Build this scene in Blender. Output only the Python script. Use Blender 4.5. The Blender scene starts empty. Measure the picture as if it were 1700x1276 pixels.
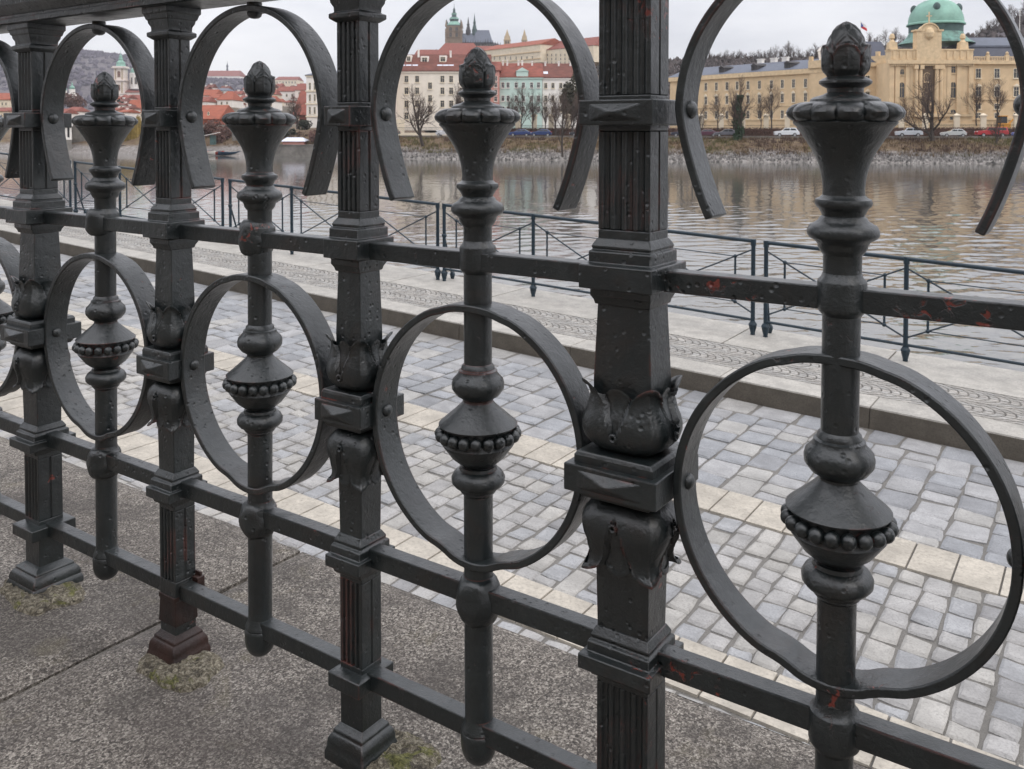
import bpy, math, random
from mathutils import Vector, Matrix, noise
R = math.radians
PI = math.pi
scene = bpy.context.scene
COL = scene.collection

# ------------------------------------------------------------------ camera model (photograph 1700 px wide)
F, CX, CY, PITCH = 1512.6, 850.0, 263.5, R(1.758)
TH, D0 = R(55.212), 0.8835
def ray(x, y):
    u = (x - CX) / F; w = (CY - y) / F
    c, s = math.cos(PITCH), math.sin(PITCH)
    return Vector((u, c + w * s, -s + w * c))
def A(x, y, Y):
    r = ray(x, y)
    return r * (Y / r.y)
def onplan(x, y, p0, d):
    """intersection of the sight line with the vertical plane through p0 along d (plan vectors)"""
    r = ray(x, y); n = Vector((-d.y, d.x))
    k = (p0.x * n.x + p0.y * n.y) / (r.x * n.x + r.y * n.y)
    return r * k

cam = bpy.data.cameras.new("camera"); cam_o = bpy.data.objects.new("camera", cam); COL.objects.link(cam_o)
cam_o.rotation_euler = (PI / 2 - PITCH, 0, 0)
cam.sensor_width = 36.0; cam.lens = 36.0 * F / 1700.0
cam.shift_y = (CY - 638.0) / 1700.0
cam.clip_start = 0.05; cam.clip_end = 6000
cam.dof.use_dof = True; cam.dof.focus_distance = 1.25; cam.dof.aperture_fstop = 30
scene.camera = cam_o

# ------------------------------------------------------------------ materials
def _nodes(name):
    m = bpy.data.materials.new(name); m.use_nodes = True
    nt = m.node_tree
    return m, nt, nt.nodes["Principled BSDF"]
def _n(nt, t, **kw):
    n = nt.nodes.new(t)
    for k, v in kw.items():
        if k in n.inputs: n.inputs[k].default_value = v
        else: setattr(n, k, v)
    return n
def _pos(nt, obj=False):
    if obj: return _n(nt, "ShaderNodeTexCoord").outputs["Object"]
    return _n(nt, "ShaderNodeNewGeometry").outputs["Position"]
def _noise(nt, pos, scale, detail=4.0, rough=0.55, dist=0.0):
    n = _n(nt, "ShaderNodeTexNoise", Scale=scale, Detail=detail, Roughness=rough, Distortion=dist)
    nt.links.new(pos, n.inputs["Vector"]); return n.outputs["Fac"]
def _ramp(nt, fac, stops):
    r = nt.nodes.new("ShaderNodeValToRGB"); e = r.color_ramp.elements
    while len(e) < len(stops): e.new(0.5)
    for el, (p, c) in zip(e, stops):
        el.position = p; el.color = (c[0], c[1], c[2], 1) if not isinstance(c, (int, float)) else (c, c, c, 1)
    nt.links.new(fac, r.inputs["Fac"]); return r.outputs["Color"]
def _mix(nt, fac, a, b, mode='MIX'):
    m = nt.nodes.new("ShaderNodeMix"); m.data_type = 'RGBA'; m.blend_type = mode
    for sock, v in ((m.inputs[0], fac), (m.inputs[6], a), (m.inputs[7], b)):
        if isinstance(v, (int, float)): sock.default_value = v if sock == m.inputs[0] else (v, v, v, 1)
        elif isinstance(v, tuple): sock.default_value = (v[0], v[1], v[2], 1)
        else: nt.links.new(v, sock)
    return m.outputs[2]
def _bump(nt, bsdf, height, strength, dist, prev=None):
    b = _n(nt, "ShaderNodeBump", Strength=strength, Distance=dist)
    nt.links.new(height, b.inputs["Height"])
    if prev is not None: nt.links.new(prev, b.inputs["Normal"])
    nt.links.new(b.outputs["Normal"], bsdf.inputs["Normal"]); return b.outputs["Normal"]
def simple(name, c, rough=0.7, var=0.25, scale=1.0, bump=0.0, bdist=0.02, metal=0.0, c2=None, obj=False, attr=False, detail=5.0):
    m, nt, b = _nodes(name); p = _pos(nt, obj)
    lo = tuple(x * (1 - var) for x in c); hi = tuple(min(1, x * (1 + var)) for x in (c2 or c))
    f = _noise(nt, p, scale, detail, 0.62)
    col = _ramp(nt, f, [(0.3, lo), (0.7, hi)])
    if attr:
        at = _n(nt, "ShaderNodeAttribute", attribute_name="Col")
        col = _mix(nt, 1.0, col, at.outputs["Color"], 'MULTIPLY')
    nt.links.new(col, b.inputs["Base Color"])
    b.inputs["Roughness"].default_value = rough; b.inputs["Metallic"].default_value = metal
    if bump: _bump(nt, b, _noise(nt, p, scale * 4, 6.0, 0.65), bump, bdist)
    return m

def mat_iron():
    m, nt, b = _nodes("painted_cast_iron"); p = _pos(nt)
    f = _noise(nt, p, 11, 7, 0.65, 0.4)
    col = _ramp(nt, f, [(0.28, (0.0036, 0.0056, 0.0060)), (0.46, (0.0070, 0.0108, 0.0114)), (0.60, (0.0118, 0.0168, 0.0174)), (0.76, (0.0230, 0.0295, 0.0285))])
    # worn, dusty streaks that run down the paint
    mp = _n(nt, "ShaderNodeMapping"); mp.inputs["Scale"].default_value = (1, 1, 0.16); nt.links.new(p, mp.inputs["Vector"])
    k1 = _ramp(nt, _noise(nt, mp.outputs[0], 60, 5, 0.65), [(0.54, 0.0), (0.74, 0.45)])
    col = _mix(nt, k1, col, (0.034, 0.038, 0.036))
    # brown rust stain
    k2 = _ramp(nt, _noise(nt, p, 6.5, 8, 0.72, 0.8), [(0.55, 0.0), (0.68, 0.60)])
    col = _mix(nt, k2, col, (0.019, 0.012, 0.008))
    # chips down to the red primer, each with a darker rusty rim
    f3 = _noise(nt, p, 9.0, 3, 0.5, 0.3); f4 = _noise(nt, p, 75.0, 5, 0.6, 0.8)
    a = _n(nt, "ShaderNodeMath", operation='MULTIPLY'); nt.links.new(f3, a.inputs[0]); nt.links.new(f4, a.inputs[1])
    kr = _ramp(nt, a.outputs[0], [(0.385, 0.0), (0.425, 0.85)]); k3 = _ramp(nt, a.outputs[0], [(0.425, 0.0), (0.44, 1.0)])
    col = _mix(nt, kr, col, (0.030, 0.012, 0.008))
    col = _mix(nt, k3, col, (0.17, 0.030, 0.020))
    # sharp edges rubbed down to red primer here and there
    bv = nt.nodes.new("ShaderNodeBevel"); bv.samples = 4; bv.inputs["Radius"].default_value = 0.0035
    ge = nt.nodes.new("ShaderNodeNewGeometry"); dt = _n(nt, "ShaderNodeVectorMath", operation='DOT_PRODUCT')
    nt.links.new(bv.outputs[0], dt.inputs[0]); nt.links.new(ge.outputs["Normal"], dt.inputs[1])
    ed = _ramp(nt, dt.outputs["Value"], [(0.86, 1.0), (0.985, 0.0)])
    pl = _ramp(nt, _noise(nt, p, 8.0, 5, 0.65, 0.5), [(0.53, 0.0), (0.60, 1.0)])
    ek = _n(nt, "ShaderNodeMath", operation='MULTIPLY'); nt.links.new(ed, ek.inputs[0]); nt.links.new(pl, ek.inputs[1])
    col = _mix(nt, ek.outputs[0], col, (0.15, 0.034, 0.022))
    nt.links.new(col, b.inputs["Base Color"])
    rr = _ramp(nt, _noise(nt, p, 34, 6, 0.65), [(0.3, 0.28), (0.7, 0.50)])
    nt.links.new(rr, b.inputs["Roughness"])
    b.inputs["Specular IOR Level"].default_value = 0.75
    b.inputs["Coat Weight"].default_value = 0.25; b.inputs["Coat Roughness"].default_value = 0.28
    n1 = _bump(nt, b, _noise(nt, p, 42, 5, 0.62, 0.3), 0.6, 0.0036)
    n2 = _bump(nt, b, _noise(nt, p, 190, 4, 0.65), 0.6, 0.0012, n1)
    v = _n(nt, "ShaderNodeTexVoronoi", Scale=85.0); nt.links.new(p, v.inputs["Vector"])
    pit = _ramp(nt, v.outputs["Distance"], [(0.06, 0.0), (0.26, 1.0)])
    area = _ramp(nt, _noise(nt, p, 7, 4, 0.6), [(0.44, 0.0), (0.58, 1.0)])
    n3 = _bump(nt, b, _mix(nt, area, 1.0, pit), 0.8, 0.0022, n2)
    _bump(nt, b, kr, 0.6, -0.0010, n3)
    return m
def mat_granite():
    m, nt, b = _nodes("weathered_granite"); p = _pos(nt)
    v = _n(nt, "ShaderNodeTexVoronoi", Scale=330.0); nt.links.new(p, v.inputs["Vector"])
    f0 = _noise(nt, p, 250, 3, 0.75, 1.0)
    s = _mix(nt, 0.30, f0, v.outputs["Color"])
    bw = nt.nodes.new("ShaderNodeRGBToBW"); nt.links.new(s, bw.inputs[0])
    col = _ramp(nt, bw.outputs[0], [(0.36, (0.036, 0.031, 0.027)), (0.46, (0.112, 0.097, 0.083)), (0.54, (0.190, 0.168, 0.145)), (0.66, (0.44, 0.405, 0.355))])
    st = _ramp(nt, _noise(nt, p, 2.6, 6, 0.65, 0.4), [(0.46, 0.0), (0.68, 0.62)])
    col = _mix(nt, st, col, (0.068, 0.056, 0.050))
    st2 = _ramp(nt, _noise(nt, p, 4.2, 7, 0.7, 0.9), [(0.50, 0.0), (0.57, 0.5)])
    col = _mix(nt, st2, col, (0.050, 0.043, 0.038))
    ln = _ramp(nt, _noise(nt, p, 5.0, 5, 0.6, 0.5), [(0.58, 0.0), (0.70, 0.4)])
    col = _mix(nt, ln, col, (0.16, 0.135, 0.07))
    nt.links.new(col, b.inputs["Base Color"]); b.inputs["Roughness"].default_value = 0.82
    n1 = _bump(nt, b, bw.outputs[0], 0.8, 0.0025)
    _bump(nt, b, _noise(nt, p, 14, 5, 0.6), 0.5, 0.008, n1)
    return m
def mat_mortar():
    m, nt, b = _nodes("mossy_mortar"); p = _pos(nt)
    f = _noise(nt, p, 140, 5, 0.75, 0.8); g = _noise(nt, p, 38, 5, 0.65, 0.6)
    col = _ramp(nt, f, [(0.36, (0.045, 0.038, 0.027)), (0.5, (0.185, 0.160, 0.115)), (0.64, (0.43, 0.39, 0.30))])
    gap = _ramp(nt, g, [(0.36, 0.85), (0.46, 0.0)])
    col = _mix(nt, gap, col, (0.060, 0.050, 0.040))
    k = _ramp(nt, _noise(nt, p, 17, 6, 0.7, 0.8), [(0.55, 0.0), (0.60, 0.85)])
    moss = _ramp(nt, f, [(0.36, (0.030, 0.034, 0.008)), (0.62, (0.21, 0.21, 0.055))])
    col = _mix(nt, k, col, moss)
    nt.links.new(col, b.inputs["Base Color"]); b.inputs["Roughness"].default_value = 0.95
    n1 = _bump(nt, b, g, 1.0, 0.012)
    _bump(nt, b, f, 1.0, 0.006, n1)
    return m
def mat_stone(name, c, sc=60.0, attr=True, bump=0.5, bd=0.004):
    """pale stone, the colour of each stone from the mesh"""
    m, nt, b = _nodes(name); p = _pos(nt)
    f = _noise(nt, p, sc, 6, 0.7); g = _noise(nt, p, 6.0, 5, 0.6)
    col = _ramp(nt, f, [(0.28, tuple(x * 0.55 for x in c)), (0.48, c), (0.74, tuple(min(1, x * 1.28) for x in c))])
    col = _mix(nt, _ramp(nt, g, [(0.35, 0.7), (0.62, 0.0)]), col, tuple(x * 0.66 for x in c))
    if attr:
        at = _n(nt, "ShaderNodeAttribute", attribute_name="Col")
        col = _mix(nt, 1.0, col, at.outputs["Color"], 'MULTIPLY')
    nt.links.new(col, b.inputs["Base Color"]); b.inputs["Roughness"].default_value = 0.68
    if bump:
        n1 = _bump(nt, b, f, bump, bd)
        _bump(nt, b, _noise(nt, p, 22, 4, 0.6), bump, bd * 2, n1)
    return m
def mat_water():
    m, nt, b = _nodes("river_water"); p = _pos(nt)
    mp = _n(nt, "ShaderNodeMapping"); mp.inputs["Scale"].default_value = (0.50, 1.55, 1.0); nt.links.new(p, mp.inputs["Vector"])
    b.inputs["Base Color"].default_value = (0.105, 0.101, 0.090, 1)
    b.inputs["Roughness"].default_value = 0.03; b.inputs["IOR"].default_value = 2.1
    _bump(nt, b, _noise(nt, mp.outputs[0], 6.0, 3, 0.5, 0.3), 1.0, 0.0025)
    return m
M = {}
M['iron'] = mat_iron(); M['granite'] = mat_granite(); M['mortar'] = mat_mortar(); M['water'] = mat_water()
M['sett'] = mat_stone("granite_setts", (0.335, 0.332, 0.328), 85.0); M['slab'] = mat_stone("quay_slabs", (0.40, 0.385, 0.36), 45)
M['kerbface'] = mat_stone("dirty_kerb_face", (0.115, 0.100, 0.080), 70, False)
M['joint'] = mat_stone("joint_grit", (0.165, 0.155, 0.140), 130, False, 0.9, 0.006)
M['joint_dark'] = mat_stone("joint_dirt", (0.06, 0.055, 0.048), 130, False, 0.6, 0.004)
M['blue_iron'] = simple("dark_blue_paint", (0.010, 0.026, 0.040), 0.42, 0.25, 30, 0.15, 0.001)
M['quaywall'] = simple("quay_masonry", (0.14, 0.125, 0.11), 0.85, 0.4, 2.0, 0.5, 0.05)

# ------------------------------------------------------------------ mesh builder
class MB:
    def __init__(s): s.v = []; s.f = []; s.m = []; s.c = []
    def add(s, vs, fs, mi=0, col=None):
        o = len(s.v); s.v += [tuple(v) for v in vs]
        for f in fs: s.f.append(tuple(i + o for i in f)); s.m.append(mi); s.c.append(col)
    def box(s, x0, x1, y0, y1, z0, z1, mi=0, col=None):
        s.add([(x0, y0, z0), (x1, y0, z0), (x1, y1, z0), (x0, y1, z0), (x0, y0, z1), (x1, y0, z1), (x1, y1, z1), (x0, y1, z1)],
              [(0, 3, 2, 1), (4, 5, 6, 7), (0, 1, 5, 4), (1, 2, 6, 5), (2, 3, 7, 6), (3, 0, 4, 7)], mi, col)
    def frustum(s, a, z0, b, z1, mi=0, c=(0, 0)):
        ax, ay = a; bx, by = b; x, y = c
        s.add([(x - ax, y - ay, z0), (x + ax, y - ay, z0), (x + ax, y + ay, z0), (x - ax, y + ay, z0), (x - bx, y - by, z1), (x + bx, y - by, z1), (x + bx, y + by, z1), (x - bx, y + by, z1)],
              [(0, 3, 2, 1), (4, 5, 6, 7), (0, 1, 5, 4), (1, 2, 6, 5), (2, 3, 7, 6), (3, 0, 4, 7)], mi)
    def sqloft(s, rows, mi=0):
        """rows: (half x, half y, z) from the bottom up; a square moulding"""
        vs = []; fs = []
        for hx, hy, z in rows: vs += [(-hx, -hy, z), (hx, -hy, z), (hx, hy, z), (-hx, hy, z)]
        n = len(rows)
        for i in range(n - 1):
            for k in range(4): fs.append((i * 4 + k, i * 4 + (k + 1) % 4, i * 4 + 4 + (k + 1) % 4, i * 4 + 4 + k))
        fs.append((3, 2, 1, 0)); e = (n - 1) * 4; fs.append((e, e + 1, e + 2, e + 3))
        s.add(vs, fs, mi)
    def lathe(s, prof, n=40, mi=0, c=(0, 0, 0), fr=None, col=None, cap=True):
        """prof: (z, r) top to bottom; fr(phi, z, r) -> r"""
        vs = []; fs = []
        for z, r in prof:
            for k in range(n):
                a = 2 * PI * k / n; rr = fr(a, z, r) if fr else r
                vs.append((c[0] + rr * math.cos(a), c[1] + rr * math.sin(a), c[2] + z))
        for i in range(len(prof) - 1):
            for k in range(n):
                k2 = (k + 1) % n
                fs.append((i * n + k, (i + 1) * n + k, (i + 1) * n + k2, i * n + k2))
        if cap:
            if prof[0][1] > 1e-6: fs.append(tuple(range(n)))
            if prof[-1][1] > 1e-6: fs.append(tuple(reversed(range((len(prof) - 1) * n, len(prof) * n))))
        s.add(vs, fs, mi, col)
    def tube(s, p0, p1, r0, r1, n=6, mi=0, col=None, cap=False):
        p0 = Vector(p0); p1 = Vector(p1); d = p1 - p0
        if d.length < 1e-9: return
        d.normalize(); a = Vector((0, 0, 1)) if abs(d.z) < 0.9 else Vector((1, 0, 0))
        u = d.cross(a).normalized(); w = d.cross(u)
        vs = []
        for p, r in ((p0, r0), (p1, r1)):
            for k in range(n):
                t = 2 * PI * k / n; vs.append(p + (u * math.cos(t) + w * math.sin(t)) * r)
        fs = [(k, n + k, n + (k + 1) % n, (k + 1) % n) for k in range(n)]
        if cap: fs += [tuple(range(n)), tuple(reversed(range(n, 2 * n)))]
        s.add(vs, fs, mi, col)
    def ball(s, c, r, nu=10, nv=6, mi=0, sz=1.0):
        prof = [(math.cos(PI * i / nv) * r * sz, math.sin(PI * i / nv) * r) for i in range(nv + 1)]
        s.lathe(prof, nu, mi, c, cap=False)
    def build(s, name, mats, parent=None, smooth=None, loc=None):
        me = bpy.data.meshes.new(name); me.from_pydata(s.v, [], s.f)
        if not isinstance(mats, (list, tuple)): mats = [mats]
        for m in mats: me.materials.append(m)
        me.polygons.foreach_set("material_index", s.m)
        if any(c is not None for c in s.c):
            at = me.color_attributes.new("Col", 'FLOAT_COLOR', 'CORNER'); buf = []
            for f, c in zip(s.f, s.c):
                c = c or (1, 1, 1)
                buf += [c[0], c[1], c[2], 1.0] * len(f)
            at.data.foreach_set("color", buf)
        me.update()
        if smooth is not None:
            me.polygons.foreach_set("use_smooth", [True] * len(me.polygons)); me.set_sharp_from_angle(angle=R(smooth))
        o = bpy.data.objects.new(name, me); COL.objects.link(o)
        if parent: o.parent = parent
        if loc: o.location = loc
        return o
def bevel(o, w, seg=2, ang=40):
    b = o.modifiers.new("bevel", 'BEVEL'); b.width = w; b.segments = seg; b.limit_method = 'ANGLE'; b.angle_limit = R(ang)
    return o
def tag(o, label=None, cat=None, group=None, kind=None):
    if label: o["label"] = label
    if cat: o["category"] = cat
    if group: o["group"] = group
    if kind: o["kind"] = kind
    return o
def empty(name, loc=(0, 0, 0), rz=0.0, parent=None):
    o = bpy.data.objects.new(name, None); COL.objects.link(o); o.location = loc; o.rotation_euler = (0, 0, rz)
    o.empty_display_size = 0.2
    if parent: o.parent = parent
    return o
def copy_tree(o, parent=None):
    c = o.copy(); COL.objects.link(c); c.parent = parent
    for k in list(c.keys()):
        if k in ("label",): del c[k]
    for ch in o.children: copy_tree(ch, c)
    return c
# ================================================================== the cast iron railing
# local frame: x along the railing to the right, y away from the viewer, z up from the coping
ZS = -0.846                                     # top of the coping below the camera
rail_n = Vector((math.cos(TH), math.sin(TH), 0)); rail_d = Vector((-math.sin(TH), math.cos(TH), 0))
RAIL_RZ = math.atan2(-math.cos(TH), math.sin(TH))
rail = empty("railing", tuple(rail_n * D0 + Vector((0, 0, ZS))), RAIL_RZ)
tag(rail, "dark green cast iron railing of fluted posts and rings standing on the granite coping", "railing")
IR = M['iron']
M['rusty'] = simple('rusty_iron', (0.011, 0.0095, 0.009), 0.5, 0.4, 16, 0.8, 0.003, c2=(0.030, 0.0125, 0.009))
T_BAL = [1.885, 1.4758, 1.0718, 0.6634, 0.2370, -0.172, -0.578, 2.300]
T_POST = [(2.09, 's'), (1.680, 'm'), (1.271, 's'), (0.864, 's'), (0.454, 'w'), (0.028, 's'), (-0.375, 's'), (-0.780, 'm'), (2.500, 's')]

def flute_section(hx, hy, nfl, depth, margin):
    """closed outline of a square shaft with flutes on its front and back"""
    pts = []; w = (2 * hx - 2 * margin) / nfl
    def side(sgn):
        out = [(-hx, -hy)]
        for i in range(nfl):
            x0 = -hx + margin + w * i + w * 0.14; x1 = x0 + w * 0.72
            for k in range(6):
                t = k / 5; out.append((x0 + (x1 - x0) * t, -hy + depth * max(0.0, math.sin(PI * t)) ** 0.7 if 0 < k < 5 else -hy))
        return out
    f = side(1)
    pts += f; pts.append((hx, -hy)); pts.append((hx, -0.0022)); pts.append((hx - 0.0025, 0)); pts.append((hx, 0.0022))
    b = [(-x, -y) for x, y in f]
    pts += b; pts.append((-hx, hy)); pts.append((-hx, 0.0022)); pts.append((-hx + 0.0025, 0)); pts.append((-hx, -0.0022))
    return pts
def extrude(mb, pts, z0, z1):
    n = len(pts)
    vs = [(x, y, z0) for x, y in pts] + [(x, y, z1) for x, y in pts]
    fs = [(k, (k + 1) % n, n + (k + 1) % n, n + k) for k in range(n)]
    fs += [tuple(reversed(range(n))), tuple(range(n, 2 * n))]
    mb.add(vs, fs)
def calyx_mesh(hx, hy, flip, z_in, hgt):
    """cup of four big corner leaves with a smaller leaf behind the gap on each face; z from z_in (narrow end) to the tips"""
    n = 168; vs = []; fs = []
    prof = [(0.0, 1.00), (0.04, 1.16), (0.10, 1.34), (0.18, 1.49), (0.28, 1.57), (0.38, 1.575), (0.48, 1.52), (0.58, 1.43), (0.67, 1.345), (0.75, 1.29), (0.82, 1.28), (0.88, 1.31), (0.93, 1.35), (0.97, 1.42), (1.0, 1.49), (1.012, 1.525), (1.0, 1.54), (0.965, 1.51), (0.93, 1.44)]
    nr = len(prof)
    for t, m in prof:
        for k in range(n):
            a = 2 * PI * k / n; c, s_ = math.cos(a), math.sin(a)
            q = 3.0 if t < 0.6 else 3.6
            rr = (abs(c) ** q + abs(s_) ** q) ** (-1.0 / q)
            w = (((a + PI / 4) / (PI / 2)) % 1.0) * 2 - 1          # 0 in the middle of a face, +-1 at the corners
            aw = abs(w); g = 0.0 if t < 0.24 else 0.50 * ((t - 0.24) / 0.76) ** 0.85
            inner = max(0.0, min(1.0, (g - aw) / 0.05 + 0.5)) if t > 0.24 else 0.0
            mm = m; zt = t
            d = (aw - g) / max(0.05, 1 - g)                         # 0 at the leaf edge, 1 at the corner
            if t > 0.8:
                fl = max(0.0, min(1.0, d)) ** 0.6 * (1 - inner) + inner * 0.45 * (1 - (aw / max(g, 0.05)) ** 2 if aw < g else 0)
                mm = 1.27 + (m - 1.27) * fl
            lip = 0.050 * math.exp(-((aw - g - 0.055) / 0.045) ** 2) * min(1.0, max(0.0, (t - 0.2) / 0.2)) if t > 0.2 else 0.0
            crease = -0.10 * math.exp(-((aw - g) / 0.022) ** 2) * min(1.0, max(0.0, (t - 0.16) / 0.12))
            rib = 0.025 * math.exp(-((1 - aw) / 0.06) ** 2) * min(1.0, t * 2)
            mm *= 1 + lip + crease + rib - 0.075 * inner
            if t > 0.5:
                drop_c = (0.16 if flip else 0.26) * (1 - max(0.0, min(1.0, d))) ** 1.6
                drop_i = (0.03 if flip else 0.10) + 0.16 * min(1.0, aw / max(g, 0.05)) ** 2
                zt = 0.5 + (t - 0.5) * (1 - 2 * (drop_c * (1 - inner) + drop_i * inner) * 0.75)
            x = hx * rr * c * mm; y = hy * rr * s_ * mm
            vs.append((x, y, z_in + (-1 if flip else 1) * hgt * zt))
    for j in range(nr - 1):
        for k in range(n):
            k2 = (k + 1) % n; f = (j * n + k, j * n + k2, (j + 1) * n + k2, (j + 1) * n + k)
            fs.append(tuple(reversed(f)) if flip else f)
    fs.append(tuple(range(n)) if flip else tuple(reversed(range(n))))
    return vs, fs
def make_post(hx, hy, base_h, blk, sm):
    """hx, hy: half width of the shaft; base_h: half of the base; blk: half size of the middle block"""
    mb = MB()
    kx = lambda m: hx * m
    P = [(1.00, 0.036, 0.0975), (1.0, 0.0975, 0.125)]
    mb.box(-hx, hx, -hy, hy, 0.030, 0.128)
    extrude(mb, flute_section(hx, hy, 4, 0.0042, 0.0035), 0.128, 0.243)
    mb.box(-hx, hx, -hy, hy, 0.243, 0.275)
    mb.sqloft([(hx * 0.98, hy * 0.98, 0.290), (hx * 0.99, hy * 0.99, 0.306), (hx * 1.05, hy * 1.05, 0.40), (hx * 0.9, hy * 0.9, 0.445), (hx * 0.9, hy * 0.9, 0.505)])
    mb.sqloft([(hx * 1.10, hy * 1.10, 0.52), (hx * 1.12, hy * 1.12, 0.578), (hx * 1.0, hy * 1.0, 0.664), (hx * 1.0, hy * 1.0, 0.700)])
    mb.box(-hx, hx, -hy, hy, 0.700, 0.740)
    extrude(mb, flute_section(hx, hy, 4, 0.0045, 0.0035), 0.740, 0.846)
    mb.box(-hx, hx, -hy, hy, 0.846, 0.884)
    extrude(mb, flute_section(hx, hy, 4, 0.0045, 0.0035), 0.884, 0.992)
    mb.box(-hx, hx, -hy, hy, 0.992, 1.036)
    post = bevel(mb.build("post", IR, rail), 0.0012, 2, 50)
    b = base_h
    mb = MB(); mb.sqloft([(b, b, -0.008), (b, b, 0.007), (b * 0.96, b * 0.96, 0.011), (b * 0.93, b * 0.93, 0.0135), (b * 0.93, b * 0.93, 0.019), (b * 0.90, b * 0.90, 0.025), (b * 0.82, b * 0.82, 0.030), (b * 0.76, b * 0.76, 0.0315), (b * 0.76, b * 0.76, 0.036), (max(hx, b * 0.64), max(hy, b * 0.64), 0.040), (hx * 1.0, hy * 1.0, 0.044)])
    bevel(mb.build("base", IR, post, smooth=30), 0.0015)
    ed = 0.0065 if sm else 0.0080
    def collar(rows):
        rows = [(a, b_ + ed * max(0.0, min(1.0, (a - hx) / e)), z) for a, b_, z in rows]
        bevel(MBsq(rows).build("collar", IR, post, smooth=28), 0.0013)
    e = 0.0085 if sm else 0.0105
    collar([(hx + e, hy + e, 0.0975), (hx + e, hy + e, 0.1175), (hx + 0.001, hy + 0.001, 0.121)])
    e = 0.0105 if sm else 0.0125
    collar([(hx + 0.004, hy + 0.004, 0.252), (hx + 0.006, hy + 0.006, 0.262), (hx + e, hy + e, 0.2625), (hx + e, hy + e, 0.2785), (hx + 0.0065, hy + 0.0065, 0.2795), (hx + 0.0065, hy + 0.0065, 0.290), (hx + 0.0035, hy + 0.0035, 0.2925), (hx + 0.0042, hy + 0.0042, 0.296), (hx + 0.003, hy + 0.003, 0.299), (hx + 0.0005, hy + 0.0005, 0.305)])
    collar([(hx + 0.002, hy + 0.002, 0.659), (hx + 0.003, hy + 0.003, 0.664), (hx + 0.0052, hy + 0.0052, 0.669), (hx + 0.0052, hy + 0.0052, 0.6765), (hx + e, hy + e, 0.678), (hx + e, hy + e, 0.7035), (hx + 0.0062, hy + 0.0062, 0.7045), (hx + 0.0062, hy + 0.0062, 0.717), (hx + 0.0035, hy + 0.0035, 0.7185), (hx + 0.0045, hy + 0.0045, 0.722), (hx + 0.003, hy + 0.003, 0.726), (hx + 0.0003, hy + 0.0003, 0.731)])
    def block(bx, by, z0, z1, step):
        mb = MB(); mb.box(-bx, bx, -by, by, z0, z1)
        zm = (z0 + z1) / 2; px, pz = bx * 0.78, (z1 - z0) * 0.37
        for sg in (-1, 1):
            y0 = sg * (by - 0.001); ya = sg * (by + 0.0085)
            vs = [(-px, y0, zm - pz), (px, y0, zm - pz), (px, y0, zm + pz), (-px, y0, zm + pz), (0, ya, zm)]
            fs = [(0, 1, 4), (1, 2, 4), (2, 3, 4), (3, 0, 4)]
            mb.add(vs, fs if sg < 0 else [tuple(reversed(f)) for f in fs])
        if step: mb.sqloft([(bx * 0.86, by * 0.84, z1 - 0.002), (bx * 0.86, by * 0.84, z1 + 0.008), (bx * 0.80, by * 0.80, z1 + 0.0125)])
        if step: mb.sqloft([(bx * 0.72, by * 0.74, z0 - 0.009), (bx * 0.86, by * 0.84, z0 + 0.001)])
        bevel(mb.build("block", IR, post), 0.0016)
    block(blk[0], blk[1], 0.460, 0.4895, True)
    block(hx + (0.0035 if sm else 0.013), hy + 0.021, 0.852, 0.879, False)
    for flip, z in ((False, 0.502), (True, 0.447)):
        vs, fs = calyx_mesh(hx * (1.06 if not sm else 1.22), hy * (1.25 if not sm else 1.26), flip, z, 0.076 if not sm else 0.072); mb = MB(); mb.add(vs, fs)
        # eyelets where the leaves part
        H_ = 0.076 if not sm else 0.072; zz = z + (-1 if flip else 1) * H_ * 0.27
        ex, ey = hx * (1.06 if not sm else 1.22) * 1.57, hy * (1.25 if not sm else 1.26) * 1.57
        for (cx_, cy_, ax) in ((0, -ey, 0), (ex, 0, 1), (0, ey, 0), (-ex, 0, 1)):
            for k in range(14):
                a0 = 2 * PI * k / 14; a1 = 2 * PI * (k + 1) / 14; r = 0.0036; w0, w1 = r * math.cos(a0), r * math.cos(a1)
                q0 = (cx_ + (0 if ax else w0), cy_ + (w0 if ax else 0), zz + r * math.sin(a0)); q1 = (cx_ + (0 if ax else w1), cy_ + (w1 if ax else 0), zz + r * math.sin(a1))
                mb.tube(q0, q1, 0.0019, 0.0019, 6)
        mb.build("leaf_cup", IR, post, smooth=50)
    bevel(MBsq([(hx + 0.001, hy + 0.001, 0.990), (hx + 0.0075, hy + 0.0075, 0.995), (hx + 0.0075, hy + 0.0075, 1.001), (hx + 0.0025, hy + 0.0025, 1.003), (hx + 0.003, hy + 0.003, 1.010), (hx + 0.006, hy + 0.006, 1.016), (hx + 0.0065, hy + 0.0065, 1.020), (hx + 0.0085, hy + 0.0085, 1.022), (hx + 0.0105, hy + 0.0105, 1.029), (hx + 0.0125, hy + 0.0125, 1.031), (hx + 0.0125, hy + 0.0125, 1.0405)]).build("capital", IR, post, smooth=28), 0.001)
    return post
def MBsq(rows):
    mb = MB(); mb.sqloft(rows); return mb
post_s = make_post(0.0203, 0.0190, 0.0355, (0.0425, 0.0425), True)
post_w = make_post(0.0308, 0.0225, 0.0482, (0.0545, 0.0545), False)
post_m = make_post(0.0250, 0.0228, 0.0482, (0.0500, 0.0500), False)
used = {'s': False, 'm': False, 'w': False}
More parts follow.
